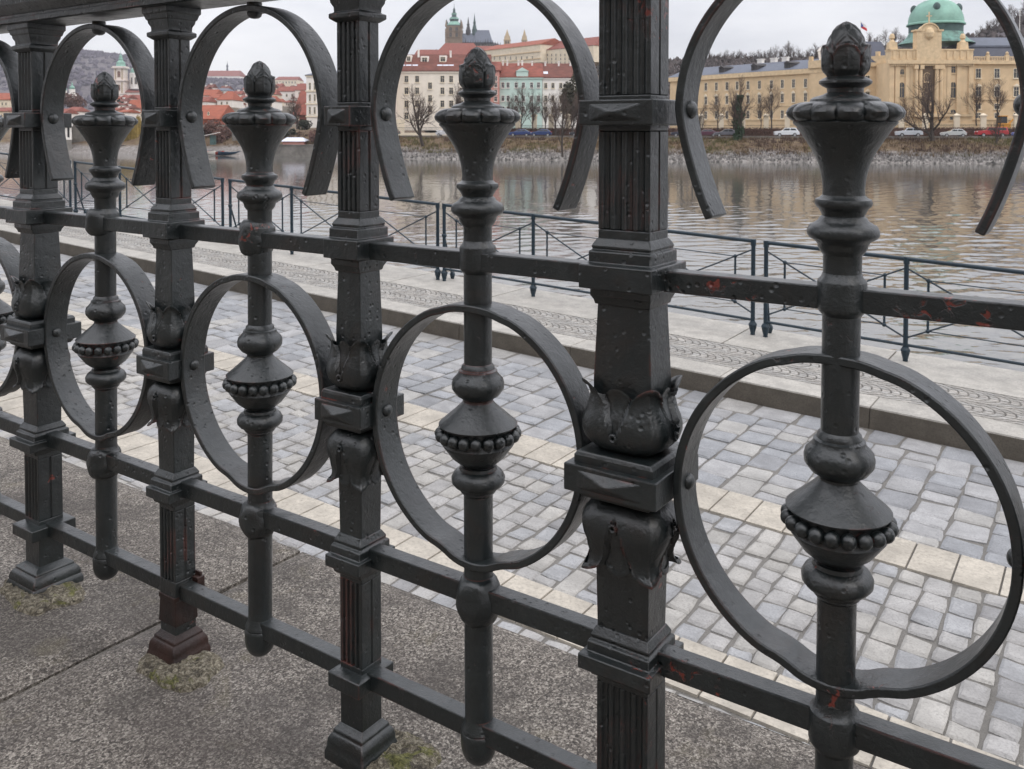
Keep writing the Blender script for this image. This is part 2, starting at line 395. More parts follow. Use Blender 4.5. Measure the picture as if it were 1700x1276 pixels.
for t, k in T_POST:
    src = {'s': post_s, 'm': post_m, 'w': post_w}[k]
    o = src if not used[k] else copy_tree(src, rail); used[k] = True
    o.location = (-t, 0, 0)
    if abs(t - 1.271) < 1e-6:                       # this post has lost its lowest collar and rusts at the foot
        cs = sorted([c for c in o.children if c.name.startswith("collar")], key=lambda c: min(v[2] for v in c.bound_box))
        bpy.data.objects.remove(cs[0])
        for c in o.children:
            if c.name.startswith("base"): c.material_slots[0].link = 'OBJECT'; c.material_slots[0].material = M['rusty']; c["label"] = "rusty red-brown base"
        mb = MB(); mb.frustum((0.0225, 0.0210), 0.058, (0.0205, 0.0195), 0.096); mb.box(-0.0215, 0.021, -0.021, -0.012, 0.0965, 0.104); mb.box(0.020, 0.034, 0.012, 0.026, 0.094, 0.128); mb.box(0.006, 0.030, 0.020, 0.024, 0.112, 0.134)
        bevel(mb.build("rusty_bracket", M['rusty'], o), 0.001)

# ---- balusters
def finial_r(a, z, r):
    t = (z - 0.897) / 0.051
    if t < 0.62:
        lf = abs(math.cos(2.0 * a)); b = 0.16 * (lf ** 0.6) * max(0.0, math.sin(PI * max(0.0, min(1, t / 0.62)))) ** 0.8
        return r * (0.90 + b)
    lf = abs(math.cos(2.0 * a + PI / 2)); return r * (0.96 + 0.07 * lf * (1 - (t - 0.62) / 0.38))
def lobes(a, z, r):
    u = ((a * 12 / (2 * PI)) % 1.0) * 2 - 1
    k = math.sqrt(max(0.0, 1 - 0.94 * u * u))
    w = max(0.0, 1 - abs(z - 0.8635) / 0.0100)
    return r - (1 - k) * 0.0092 * w ** 0.6
def make_baluster():
    mb = MB()
    mb.lathe([(0.735, 0.021), (0.730, 0.0176), (0.712, 0.0174), (0.560, 0.0172), (0.545, 0.0160), (0.418, 0.0160), (0.404, 0.0215), (0.400, 0.0180), (0.300, 0.0178), (0.100, 0.0173)], 40)
    bal = mb.build("baluster", IR, rail, smooth=35)
    mb = MB()
    base_pr = [(0.9485, 0.0), (0.9475, 0.0035), (0.9445, 0.0080), (0.9395, 0.0122), (0.933, 0.0156), (0.927, 0.0176), (0.921, 0.0188), (0.914, 0.0195), (0.907, 0.0193), (0.901, 0.0182), (0.898, 0.0168), (0.8965, 0.0166)]
    pr = []
    for (za, ra), (zb, rb) in zip(base_pr, base_pr[1:]):
        for i in range(5): pr.append((za + (zb - za) * i / 5, ra + (rb - ra) * i / 5))
    pr.append(base_pr[-1])
    def bud(a, z, r):
        u = ((a * 5 / (2 * PI)) % 1.0) * 2 - 1                     # five leaves hold the bud
        zt = 0.9275 - 0.0125 * abs(u) ** 3.2
        k = max(0.0, min(1.0, (zt - z) / 0.0016))
        g = max(0.0, abs(u) - 0.86) / 0.14
        lift = 0.0026 * k * (1 - 0.9 * g) * min(1.0, max(0.0, (z - 0.897) / 0.006))
        rim = 0.0013 * math.exp(-((zt - z - 0.0022) / 0.0016) ** 2) * (1 - g)
        rib = 0.0006 * math.exp(-(u / 0.10) ** 2) * k
        lat = 0.0
        if z > zt:                                                  # crossing ridges on the dome
            for sg in (-1, 1):
                w = ((a * 5 / (2 * PI)) + sg * (z - 0.925) * 42) % 1.0; w = min(w, 1 - w)
                lat = max(lat, 0.0011 * math.exp(-(w / 0.07) ** 2) * min(1.0, r / 0.008))
        return r + lift + rim + rib + lat - 0.0008 * (1 - k)
    mb.lathe(pr, 150, fr=bud)
    mb.build("finial", IR, bal, smooth=60)
    mb = MB()
    mb.lathe([(0.8965, 0.0172), (0.8945, 0.0215), (0.8925, 0.0236), (0.8905, 0.0236), (0.888, 0.0205), (0.886, 0.0165), (0.882, 0.0162), (0.880, 0.0200), (0.8775, 0.0285), (0.8755, 0.0312), (0.8735, 0.0316), (0.872, 0.036)], 64)
    mb.lathe([(0.8735, 0.030), (0.8728, 0.0400), (0.8705, 0.0470), (0.8675, 0.0510), (0.8635, 0.0532), (0.8595, 0.0520), (0.8560, 0.0480), (0.8545, 0.0440)], 144, fr=lobes)
    mb.lathe([(0.8575, 0.0440), (0.8545, 0.0468), (0.8525, 0.0462), (0.850, 0.0432), (0.843, 0.0385), (0.836, 0.0340), (0.829, 0.0297), (0.822, 0.0258), (0.815, 0.0230), (0.808, 0.0210), (0.800, 0.0195), (0.792, 0.0188), (0.786, 0.0192), (0.7835, 0.0215), (0.782, 0.0250), (0.779, 0.0260), (0.776, 0.0252), (0.773, 0.0222), (0.769, 0.0200), (0.7665, 0.0190), (0.7645, 0.0215), (0.762, 0.0228), (0.760, 0.0255), (0.757, 0.0305), (0.753, 0.0324), (0.749, 0.0326), (0.746, 0.0308), (0.742, 0.0245), (0.739, 0.0228), (0.736, 0.0222), (0.733, 0.0205), (0.730, 0.0180)], 64)
    mb.build("urn", IR, bal, smooth=38)
    def turned(name, pr): 
        mb = MB(); mb.lathe(pr, 48); mb.build(name, IR, bal, smooth=36)
    turned("collar", [(0.7125, 0.0176), (0.708, 0.0192), (0.7055, 0.0218), (0.7035, 0.0224), (0.680, 0.0224), (0.677, 0.0218), (0.6745, 0.0196), (0.672, 0.0175)])
    mb = MB()
    mb.lathe([(0.562, 0.0172), (0.559, 0.0200), (0.555, 0.0208), (0.5535, 0.0236), (0.550, 0.0242), (0.547, 0.0268), (0.5425, 0.0310), (0.537, 0.0324), (0.531, 0.0320), (0.526, 0.0285), (0.523, 0.0262), (0.521, 0.0225), (0.518, 0.0188), (0.5155, 0.0186), (0.512, 0.0212), (0.504, 0.0300), (0.496, 0.0392), (0.4895, 0.0468), (0.488, 0.0484), (0.4868, 0.0480), (0.486, 0.044)], 72)
    mb.lathe([(0.4865, 0.043), (0.478, 0.0415), (0.468, 0.0435), (0.4645, 0.0450), (0.4625, 0.0440), (0.455, 0.0385), (0.447, 0.0325), (0.441, 0.0250), (0.438, 0.0195), (0.4365, 0.0190), (0.4358, 0.0226), (0.432, 0.0234), (0.4315, 0.0252), (0.4275, 0.0300), (0.422, 0.0330), (0.416, 0.0326), (0.4115, 0.0290), (0.4095, 0.0240), (0.406, 0.0228), (0.402, 0.0182)], 72)
    for k in range(20):
        a = 2 * PI * (k + 0.5) / 20
        mb.ball((0.0462 * math.cos(a), 0.0462 * math.sin(a), 0.4755), 0.0074, 12, 8)
    mb.build("boss", IR, bal, smooth=40)
    turned("collar", [(0.3005, 0.0180), (0.295, 0.0190), (0.2915, 0.0215), (0.2905, 0.0232), (0.288, 0.0240), (0.262, 0.0242), (0.259, 0.0232), (0.255, 0.0195), (0.252, 0.0176)])
    turned("foot", [(0.1235, 0.0174), (0.118, 0.0186), (0.113, 0.0212), (0.1095, 0.0222), (0.1075, 0.0212), (0.1055, 0.0224), (0.102, 0.0228), (0.088, 0.0222), (0.080, 0.0205), (0.073, 0.0172), (0.068, 0.0120), (0.0655, 0.0060), (0.065, 0.0)])
    return bal
bal0 = make_baluster()
rnd = random.Random(5)
for i, t in enumerate(T_BAL):
    o = bal0 if i == 0 else copy_tree(bal0, rail)
    o.location = (-t, 0, 0); o.rotation_euler = (R(rnd.uniform(-.5, .5)), R(rnd.uniform(-.5, .5)), [0.3, 1.25, 0.2, 0.75, 0.62, 0.1, 0.9, 0.5][i])
    if i == 2: o.rotation_euler = (0, R(0.5), 0.2)
# lumps of old weld where the bars pierce the balusters
def weld(t, z, r, seed, hh):
    mb = MB(); prof = [(hh * (0.5 - i / 12), r * (0.80 + 0.36 * max(0.0, math.sin(PI * i / 12)) ** 0.6)) for i in range(13)]
    def fr(a, z_, rr): return rr * (1 + 0.10 * noise.noise(Vector((math.cos(a) * 1.6 + seed, math.sin(a) * 1.6, z_ * 70))) + 0.05 * noise.noise(Vector((math.cos(a) * 5 + seed, math.sin(a) * 5, z_ * 200))))
    mb.lathe(prof, 40, fr=fr); mb.build("weld_lump", IR, rail, smooth=60, loc=(-t, 0, z))
weld(T_BAL[2], 0.690, 0.0225, 1.0, 0.052); weld(T_BAL[1], 0.690, 0.0225, 4.0, 0.046); weld(T_BAL[3], 0.272, 0.0240, 7.0, 0.055)
weld(T_BAL[2], 0.272, 0.0240, 9.0, 0.050); weld(T_BAL[1], 0.272, 0.0240, 12.0, 0.05); weld(T_BAL[0], 0.690, 0.0225, 13.0, 0.04)

# ---- rings and arches: flat bars bent to shape
def strip(path, th, dp, closed):
    """path: list of (x, z, nx, nz) outer line with outward normals"""
    mb = MB(); n = len(path); vs = []; fs = []
    for x, z, nx, nz in path:
        for (o, y) in ((0, -dp / 2), (0, dp / 2), (-th, dp / 2), (-th, -dp / 2)):
            vs.append((x + nx * o, y, z + nz * o))
    last = n if closed else n - 1
    for i in range(last):
        j = (i + 1) % n
        for k in range(4): fs.append((i * 4 + k, i * 4 + (k + 1) % 4, j * 4 + (k + 1) % 4, j * 4 + k))
    if not closed:
        fs.append((0, 3, 2, 1)); e = (n - 1) * 4; fs.append((e, e + 1, e + 2, e + 3))
    mb.add(vs, fs); return mb
RR, DP = 0.160, 0.0405
def ring_path(z0):
    out = []; n = 128
    pts = []
    for i in range(n):
        a = 2 * PI * i / n; x = RR * math.cos(a); z = RR * math.sin(a)
        f = max(0.0, 1 - (abs(x) / 0.040) ** 2) if abs(x) < 0.040 else 0.0
        if z > 0: z = z - f * 0.0016 - 0.0015 * math.exp(-((abs(x) - 0.045) / 0.012) ** 2)
        else: z = z - f * 0.0038 + 0.0024 * math.exp(-((abs(x) - 0.050) / 0.014) ** 2)
        pts.append((x, z))
    for i in range(n):
        a, b = pts[i - 1], pts[(i + 1) % n]; tx, tz = b[0] - a[0], b[1] - a[1]; l = math.hypot(tx, tz)
        out.append((pts[i][0], z0 + pts[i][1], tz / l, -tx / l))
    return out
def arch_path(z0):
    pts = []
    m = 14; drop = 0.112
    for i in range(m, 0, -1):
        s = i / m; pts.append((RR - 0.034 * s ** 1.9 - 0.0035 * math.sin(PI * s), -drop * s))
    for i in range(0, 73): a = PI * i / 72; pts.append((RR * math.cos(a), RR * math.sin(a)))
    for i in range(1, m + 1):
        s = i / m; pts.append((-(RR - 0.034 * s ** 1.9 - 0.0035 * math.sin(PI * s)), -drop * s))
    out = []; n = len(pts)
    for i in range(n):
        a, b = pts[max(0, i - 1)], pts[min(n - 1, i + 1)]; tx, tz = b[0] - a[0], b[1] - a[1]; l = math.hypot(tx, tz)
        out.append((pts[i][0], z0 + pts[i][1], tz / l, -tx / l))
    return out
ring = bevel(strip(ring_path(0.478), 0.0092, DP, True).build("ring", IR, rail, smooth=40), 0.0017, 2, 50)
arch = bevel(strip(arch_path(0.868), 0.0088, DP, False).build("arch", IR, rail, smooth=40), 0.0017, 2, 50)
def rivet(par, x, z, sg, r=0.0085):
    mb = MB(); prof = [(r * 0.78 * math.cos(PI / 2 * i / 6), r * math.sin(PI / 2 * i / 6)) for i in range(7)] + [(-0.004, r)]
    mb.lathe([(a, b) for a, b in prof], 20)
    o = mb.build("rivet", IR, par, smooth=50, loc=(x, 0, z)); o.rotation_euler = (0, R(90) * sg, 0)
    return o
for sg in (-1, 1):
    rivet(ring, -sg * (RR - 0.0088), 0.478, sg); rivet(arch, -sg * (RR - 0.0084), 0.868, sg, 0.0098)
mb = MB(); mb.lathe([(0.012, 0.011), (-0.004, 0.011), (-0.0085, 0.0095), (-0.011, 0.006), (-0.012, 0.0)], 20)
mb.build("rivet", IR, arch, smooth=40, loc=(0, 0, 1.0215))
for i, t in enumerate(T_BAL):
    for src in (ring, arch):
        o = src if i == 0 else copy_tree(src, rail)
        o.location = (-t, 0, 0)
# ---- cross bars from post to post and the handrail
xs = sorted(-t for t, k in T_POST)
for a, b in zip(xs, xs[1:]):
    for z0, z1 in ((0.677, 0.6995), (0.266, 0.2905), (0.0985, 0.122)):
        mb = MB(); n = 8
        for i in range(n):
            pass
        mb.box(a + 0.012, b - 0.012, -0.0115, 0.0115, z0, z1)
        bevel(mb.build("crossbar", IR, rail), 0.0016, 2)
hr = [(-0.036, 1.040), (-0.040, 1.042), (-0.040, 1.050), (-0.036, 1.052), (-0.036, 1.056), (-0.046, 1.066), (-0.051, 1.072), (-0.053, 1.082), (-0.050, 1.094), (-0.040, 1.102), (-0.020, 1.107)]
hr = hr + [(-y, z) for y, z in reversed(hr)]
mb = MB(); n = len(hr); x0, x1 = -2.62, 0.90
vs = [(x0, y, z) for y, z in hr] + [(x1, y, z) for y, z in hr]
fs = [(k, n + k, n + (k + 1) % n, (k + 1) % n) for k in range(n)] + [tuple(range(n)), tuple(reversed(range(n, 2 * n)))]
mb.add(vs, fs); mb.build("handrail", IR, rail, smooth=25)

# ================================================================== the embankment wall with its granite coping
wall = empty("embankment_wall", tuple(rail_n * D0 + Vector((0, 0, ZS))), RAIL_RZ)
tag(wall, "embankment wall with speckled grey granite coping under the iron railing", "wall")
rnd = random.Random(3)
def coping(x0, x1):
    mb = MB(); nx = max(2, int((x1 - x0) / 0.03)); ny = 60; y0, y1 = -1.9, 0.378
    def zz(x, y):
        p = Vector((x * 3, y * 3, 0)); h = 0.0035 * noise.noise(p) + 0.0016 * noise.noise(p * 5)
        e = min(x - x0, x1 - x, y1 - y)
        if e < 0.02: h -= 0.010 * (1 - e / 0.02) ** 2
        return h - 0.002
    vs = [(x0 + (x1 - x0) * i / nx, y0 + (y1 - y0) * j / ny, 0) for j in range(ny + 1) for i in range(nx + 1)]
    def edge(x, x_lim, y, sgn):
        return 0.003 * noise.noise(Vector((y * 9, x_lim * 3, 1.0))) * sgn
    vs = [(x + (edge(x, x0, y, 1) if x <= x0 + 1e-6 else edge(x, x1, y, 1) if x >= x1 - 1e-6 else 0), y, zz(x, y)) for x, y, _ in vs]
    fs = [(j * (nx + 1) + i, j * (nx + 1) + i + 1, (j + 1) * (nx + 1) + i + 1, (j + 1) * (nx + 1) + i) for j in range(ny) for i in range(nx)]
    mb.add(vs, fs)
    mb.add([(x0, y0, -0.012), (x1, y0, -0.012), (x1, y1, -0.012), (x0, y1, -0.012), (x0, y0, -0.26), (x1, y0, -0.26), (x1, y1, -0.26), (x0, y1, -0.26)], [(0, 4, 5, 1), (1, 5, 6, 2), (2, 6, 7, 3), (3, 7, 4, 0)])
    mb.build("coping_slab", M['granite'], wall, smooth=60)
for a, b in ((-4.6, -2.745), (-2.737, -1.404), (-1.396, 0.55), (0.558, 2.2)): coping(a, b)
mb = MB(); mb.box(-4.6, 2.2, -1.85, 0.33, -3.4, -0.262); mb.box(-4.6, 2.2, -1.89, 0.372, -0.255, -0.020)
mb.build("wall_body", M['quaywall'], wall)
def pad(t, rx, ry, sx, sy, hh, seed, label):
    mb = MB(); n = 56; m = 14; vs = [(0, 0, hh)]; fs = []
    for j in range(1, m + 1):
        q = j / m
        for k in range(n):
            a = 2 * PI * k / n
            sqr = (abs(math.cos(a)) ** 3.5 + abs(math.sin(a)) ** 3.5) ** (-1 / 3.5)
            rad = q * sqr * 0.93 * (1 + 0.16 * noise.noise(Vector((math.cos(a) * 1.3 + seed, math.sin(a) * 1.3, 0))) + 0.10 * noise.noise(Vector((math.cos(a) * 4.5 + seed, math.sin(a) * 5, 3))))
            x = rx * rad * math.cos(a); y = ry * rad * math.sin(a)
            h = hh * max(0.0, 1 - q ** 5.0) ** 0.6 + 0.0045 * noise.noise(Vector((x * 60 + seed, y * 60, 0))) + 0.003 * noise.noise(Vector((x * 160, y * 160, seed))) - (0.006 if j == m else 0)
            vs.append((x, y, h))
    for k in range(n): fs.append((0, 1 + k, 1 + (k + 1) % n))
    for j in range(m - 1):
        for k in range(n):
            a = 1 + j * n; fs.append((a + k, a + n + k, a + n + (k + 1) % n, a + (k + 1) % n))
    mb.add(vs, fs)
    w = rail_n * (D0 + sy) - rail_d * (-t + sx) * -1.0
    w = rail_n * (D0 + sy) + rail_d * (t - sx)
    o = mb.build("mortar_pad", M['mortar'], None, smooth=70, loc=(w.x, w.y, ZS)); o.rotation_euler = (0, 0, RAIL_RZ)
    tag(o, label, "mortar patch", "mortar patches round the railing posts")
pad(1.271, 0.076, 0.054, 0.030, -0.020, 0.009, 2.0, "crumbling mossy mortar patch round the narrow rusty post foot, middle of the three")
pad(1.680, 0.092, 0.060, 0.030, -0.022, 0.009, 5.0, "pale mortar patch under the broad post foot nearest the left edge")
pad(0.864, 0.068, 0.052, 0.045, 0.015, 0.009, 8.0, "mossy mortar patch at the post foot cut by the bottom edge of the picture")
# ================================================================== the lower quay: a ramp that climbs gently to the left
G = ray(-1450, 85).normalized(); Q = Vector((G.y, -G.x, 0)).normalized(); NN = Q.cross(G)
if NN.z < 0: NN = -NN
def qp(s, o, h):                     # s along the quay to the left, o away from the viewer, h above the pavement
    return G * s + Q * o + NN * (h - 2.4)
def qbox(mb, s0, s1, o0, o1, h0, h1, mi=0, col=None, top_only=False, jit=0.0, rn=None, ins=0.0):
    def j(): return rn.uniform(-jit, jit) if jit else 0.0
    t = [(s0 + ins + j(), o0 + ins + j()), (s1 - ins + j(), o0 + ins + j()), (s1 - ins + j(), o1 - ins + j()), (s0 + ins + j(), o1 - ins + j())]
    b = [(s0, o0), (s1, o0), (s1, o1), (s0, o1)]
    dz = [h1 + j() * 0.4 for _ in range(4)]
    vs = [qp(s, o, h0) for s, o in b] + [qp(s, o, h) for (s, o), h in zip(t, dz)]
    fs = [(4, 7, 6, 5), (0, 4, 5, 1), (1, 5, 6, 2), (2, 6, 7, 3), (3, 7, 4, 0)]
    mb.add(vs, fs, mi, col)
def stone(mb, s0, s1, o0, o1, h1, rn, col, mi=0):
    """a worn sett: chamfered edge, slightly irregular corners"""
    jt = 0.009; g = 0.006; w = min(s1 - s0, o1 - o0)
    ch = min(0.022, w * 0.13)
    c = [(s0 + g, o0 + g), (s1 - g, o0 + g), (s1 - g, o1 - g), (s0 + g, o1 - g)]
    c = [(a + rn.uniform(-jt, jt), b + rn.uniform(-jt, jt)) for a, b in c]
    ms, mo = (s0 + s1) / 2, (o0 + o1) / 2
    ring0 = []; ring1 = []; ring2 = []
    tl = rn.uniform(-0.006, 0.006); tm = rn.uniform(-0.006, 0.006); h1 += rn.uniform(-0.004, 0.003)
    L = [c[0], ((c[0][0] + c[1][0]) / 2 + rn.uniform(-jt, jt) * .5, (c[0][1] + c[1][1]) / 2 + rn.uniform(-jt, jt) * .6), c[1], ((c[1][0] + c[2][0]) / 2 + rn.uniform(-jt, jt) * .5, (c[1][1] + c[2][1]) / 2), c[2],
         ((c[2][0] + c[3][0]) / 2, (c[2][1] + c[3][1]) / 2 + rn.uniform(-jt, jt) * .6), c[3], ((c[3][0] + c[0][0]) / 2 + rn.uniform(-jt, jt) * .5, (c[3][1] + c[0][1]) / 2)]
    for k, (a, b) in enumerate(L):
        cor = 0.88 if k % 2 == 0 else 1.0
        a = ms + (a - ms) * (0.955 if k % 2 == 0 else 1); b = mo + (b - mo) * (0.955 if k % 2 == 0 else 1)
        da, db = a - ms, b - mo; l = math.hypot(da, db)
        def at(sh, h): return qp(a - da / l * sh, b - db / l * sh, h + tl * da * 6 + tm * db * 6)
        ring0.append(at(0, h1 - 0.03)); ring1.append(at(0.0, h1 - 0.010)); ring2.append(at(ch, h1))
    vs = ring0 + ring1 + ring2; fs = []
    n = 8
    for r in (0, 1):
        for k in range(n): fs.append((r * n + k, (r + 1) * n + k, (r + 1) * n + (k + 1) % n, r * n + (k + 1) % n))
    fs.append(tuple(reversed(range(2 * n, 3 * n))))
    # keep the normals up
    mb.add(vs, fs, mi, col)
rn = random.Random(11)
def stone_col(kind):
    k = rn.random()
    if kind == 'big':
        b = (0.82, 0.86, 0.93) if k < 0.42 else (0.98, 0.98, 1.0) if k < 0.74 else (1.06, 1.03, 0.97) if k < 0.9 else (0.73, 0.755, 0.81)
    else:
        b = (1.02, 0.99, 0.96) if k < 0.45 else (1.09, 1.04, 0.95) if k < 0.7 else (0.90, 0.92, 0.96) if k < 0.9 else (0.80, 0.79, 0.80)
    q = rn.uniform(0.88, 1.10); g_ = sum(b) / 3; return tuple((g_ + (x - g_) * 0.68) * q for x in b)
HR = -0.172                                        # road surface below the pavement
road = MB()
qbox(road, -4, 26, 1.0, 8.0, HR - 0.4, HR - 0.013, 1)
# big setts from the kerb to the upper slab band, set in columns across the road
s = -3.0
while s < 25:
    w = rn.uniform(0.222, 0.246); o = 7.66; 
    while o > 6.02:
        l = rn.choice((0.17, 0.19, 0.22, 0.27, 0.30)) * rn.uniform(0.94, 1.06)
        if o - l < 6.10: l = o - 5.995
        stone(road, s, s + w, o - l, o, HR, rn, stone_col('big')); o -= l
        if o < 6.02: break
    s += w
# gutter of two smooth rows along the kerb
s = -3.0
while s < 25:
    l = rn.uniform(0.26, 0.40)
    stone(road, s, s + l, 7.665, 7.992, HR - 0.004, rn, tuple(x * 0.93 for x in stone_col('big'))); s += l
# slab bands
for o0, o1, ls in ((5.60, 5.99, 0.24), (3.76, 4.15, 0.243)):
    s = -3.0
    while s < 25:
        c = rn.uniform(0.94, 1.06); qbox(road, s + 0.004, s + ls - 0.004, o0 + 0.004, o1 - 0.004, HR - 0.03, HR + rn.uniform(-.001, .001), 2, (c * 1.08, c * 1.02, c * 0.92), ins=0.002); s += ls
# small setts
def small(o_hi, o_lo):
    s = -3.0
    while s < 25:
        w = rn.uniform(0.128, 0.146); o = o_hi - 0.003
        if s > 9: w *= 1.0
        while o > o_lo + 0.01:
            l = rn.uniform(0.125, 0.215)
            if o - l < o_lo + 0.08: l = o - o_lo
            stone(road, s, s + w, o - l, o, HR, rn, stone_col('small')); o -= l
        s += w
small(5.60, 4.15); small(3.76, 2.0)
ro = road.build("road", [M['sett'], M['joint'], M['slab']], None); tag(ro, kind="structure")
# ---- kerb, mosaic pavement, quay slabs
pv = MB(); s = -3.0
while s < 25:
    l = rn.uniform(1.1, 1.7); c = rn.uniform(0.92, 1.06)
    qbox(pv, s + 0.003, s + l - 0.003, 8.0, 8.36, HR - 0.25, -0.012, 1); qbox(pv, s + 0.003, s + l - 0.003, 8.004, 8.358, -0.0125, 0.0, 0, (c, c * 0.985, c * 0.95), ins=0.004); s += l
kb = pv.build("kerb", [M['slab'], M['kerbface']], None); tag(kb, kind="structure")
pv = MB()
qbox(pv, -3, 25, 8.36, 9.20, -0.4, -0.014, 1)
for seg in (0, 1):
    o0 = 8.365 + seg * 0.409; o1 = o0 + 0.406
    s = -2.6
    while s < 22:
        n = 6
        col_off = [rn.uniform(-.003, .003) for _ in range(n + 1)]
        lw = 0.082
        for k in range(n):
            a0, a1 = k / n, (k + 1) / n
            b0 = -0.17 * (1 - (2 * a0 - 1) ** 2); b1 = -0.17 * (1 - (2 * a1 - 1) ** 2)
            g = 0.0065; gs = 0.0100
            oa, ob = o0 + (o1 - o0) * a0 + g, o0 + (o1 - o0) * a1 - g
            sa = s + b0; sb = s + b1
            c = rn.uniform(0.74, 0.96); t = rn.uniform(-0.01, 0.03)
            h = rn.uniform(-0.003, 0.001)
            vs = [qp(sa + gs, oa, h), qp(sb + gs, ob, h), qp(sb + lw - gs, ob, h), qp(sa + lw - gs, oa, h)]
            vs += [qp(sa, oa - g * .6, -0.022), qp(sb, ob + g * .6, -0.022), qp(sb + lw, ob + g * .6, -0.022), qp(sa + lw, oa - g * .6, -0.022)]
            pv.add(vs, [(0, 3, 2, 1), (0, 1, 5, 4), (1, 2, 6, 5), (2, 3, 7, 6), (3, 0, 4, 7)], 0, (c * (1 + t), c, c * (1 - t)))
        s += lw
qbox(pv, -3, 25, 9.20, 10.16, -5.5, -0.020, 3)
s = -2.9
while s < 25:
    l = 1.55; c = rn.uniform(0.95, 1.04)
    qbox(pv, s + 0.004, s + l - 0.004, 9.19, 10.20, -0.25, 0.0, 2, (c, c * 0.985, c * 0.95), ins=0.005); s += l
po = pv.build("pavement", [M['slab'], M['joint_dark'], M['slab'], M['quaywall']], None); tag(po, kind="structure")

# ---- the dark blue fence on the edge of the quay, in sections of three bays with a small gap between
OF = 9.80
def fp(s, h, do=0.0):
    p = qp(s, OF + do, 0.0); return Vector((p.x, p.y, p.z + h))
def quay_fence(s0, bays, bay, label):
    base = fp(s0, 0); root = empty("quay_fence", base); tag(root, label, "fence", "fence sections along the quay")
    B = M['blue_iron']
    def P(s, h, do=0.0): return fp(s0 + s, h, do) - base
    L = bays * bay
    mb = MB(); mb.tube(P(-0.02, 1.035), P(L + 0.02, 1.035), 0.0215, 0.0215, 10, cap=True); mb.build("top_rail", B, root, smooth=40)
    mb = MB(); mb.tube(P(0, 0.165), P(L, 0.165), 0.0155, 0.0155, 8, cap=True); mb.build("bottom_rail", B, root, smooth=40)
    for i in range(bays + 1):
        s = i * bay; mb = MB()
        mb.tube(P(s, 0.12), P(s, 1.04), 0.0235, 0.0235, 10, cap=True)
        mb.tube(P(s, 0.985), P(s, 1.055), 0.030, 0.030, 10, cap=True)
        post = mb.build("post", B, root, smooth=40)
        mb = MB(); p = P(s, 0)
        mb.lathe([(0.150, 0.022), (0.145, 0.031), (0.135, 0.034), (0.120, 0.045), (0.105, 0.047), (0.095, 0.040), (0.085, 0.041), (0.02, 0.024), (0.0, 0.026)], 14, c=tuple(p))
        mb.build("foot", B, post, smooth=40)
    for i in range(bays):
        a, b = i * bay, (i + 1) * bay; mb = MB()
        zt = lambda u: 0.945 - (u) / bay * 0.715
        mb.tube(P(a, 0.945), P(b, 0.235), 0.0095, 0.0095, 6); mb.tube(P(a, 0.235), P(b, 0.945), 0.0095, 0.0095, 6)
        mb.build("cross_brace", B, root, smooth=40)
        e = 0.205; hi = 0.945 - 0.71 * e / bay; lo = 0.235 + 0.71 * e / bay
        mb = MB()
        for u in (a + e, b - e):
            mb.tube(P(u, lo), P(u, hi), 0.0125, 0.0125, 6)
            for h in (lo, hi): mb.ball(P(u, h), 0.023, 8, 6)
        mb.tube(P(a + e, hi), P(b - e, hi), 0.006, 0.006, 5); mb.tube(P(a + e, lo), P(b - e, lo), 0.006, 0.006, 5)
        mb.build("infill_rods", B, root, smooth=40)
    # stay behind the last post
    mb = MB(); p0, p1 = P(L, 0.62), P(L + 0.02, 0.05, 0.20); mb.tube(p0, p1, 0.014, 0.014, 6)
    mb.lathe([(0.10, 0.020), (0.07, 0.036), (0.05, 0.036), (0.0, 0.022)], 12, c=tuple(P(L + 0.02, 0.0, 0.21)))
    for h in (0.62,): mb.ball(P(L, h), 0.036, 10, 6)
    mb.build("stay", B, root, smooth=40)
quay_fence(-1.26, 3, 1.43, "dark blue quay fence section nearest the viewer, running out at the right edge")
quay_fence(3.173, 3, 1.43, "second dark blue quay fence section, crossing the picture behind the widest railing post")
quay_fence(7.576, 3, 1.422, "third dark blue quay fence section, in front of the stone jetty")
quay_fence(12.03, 3, 1.405, "fourth dark blue quay fence section, behind the second railing post from the left")
quay_fence(16.42, 3, 1.40, "farthest dark blue quay fence section, ending at the left edge")

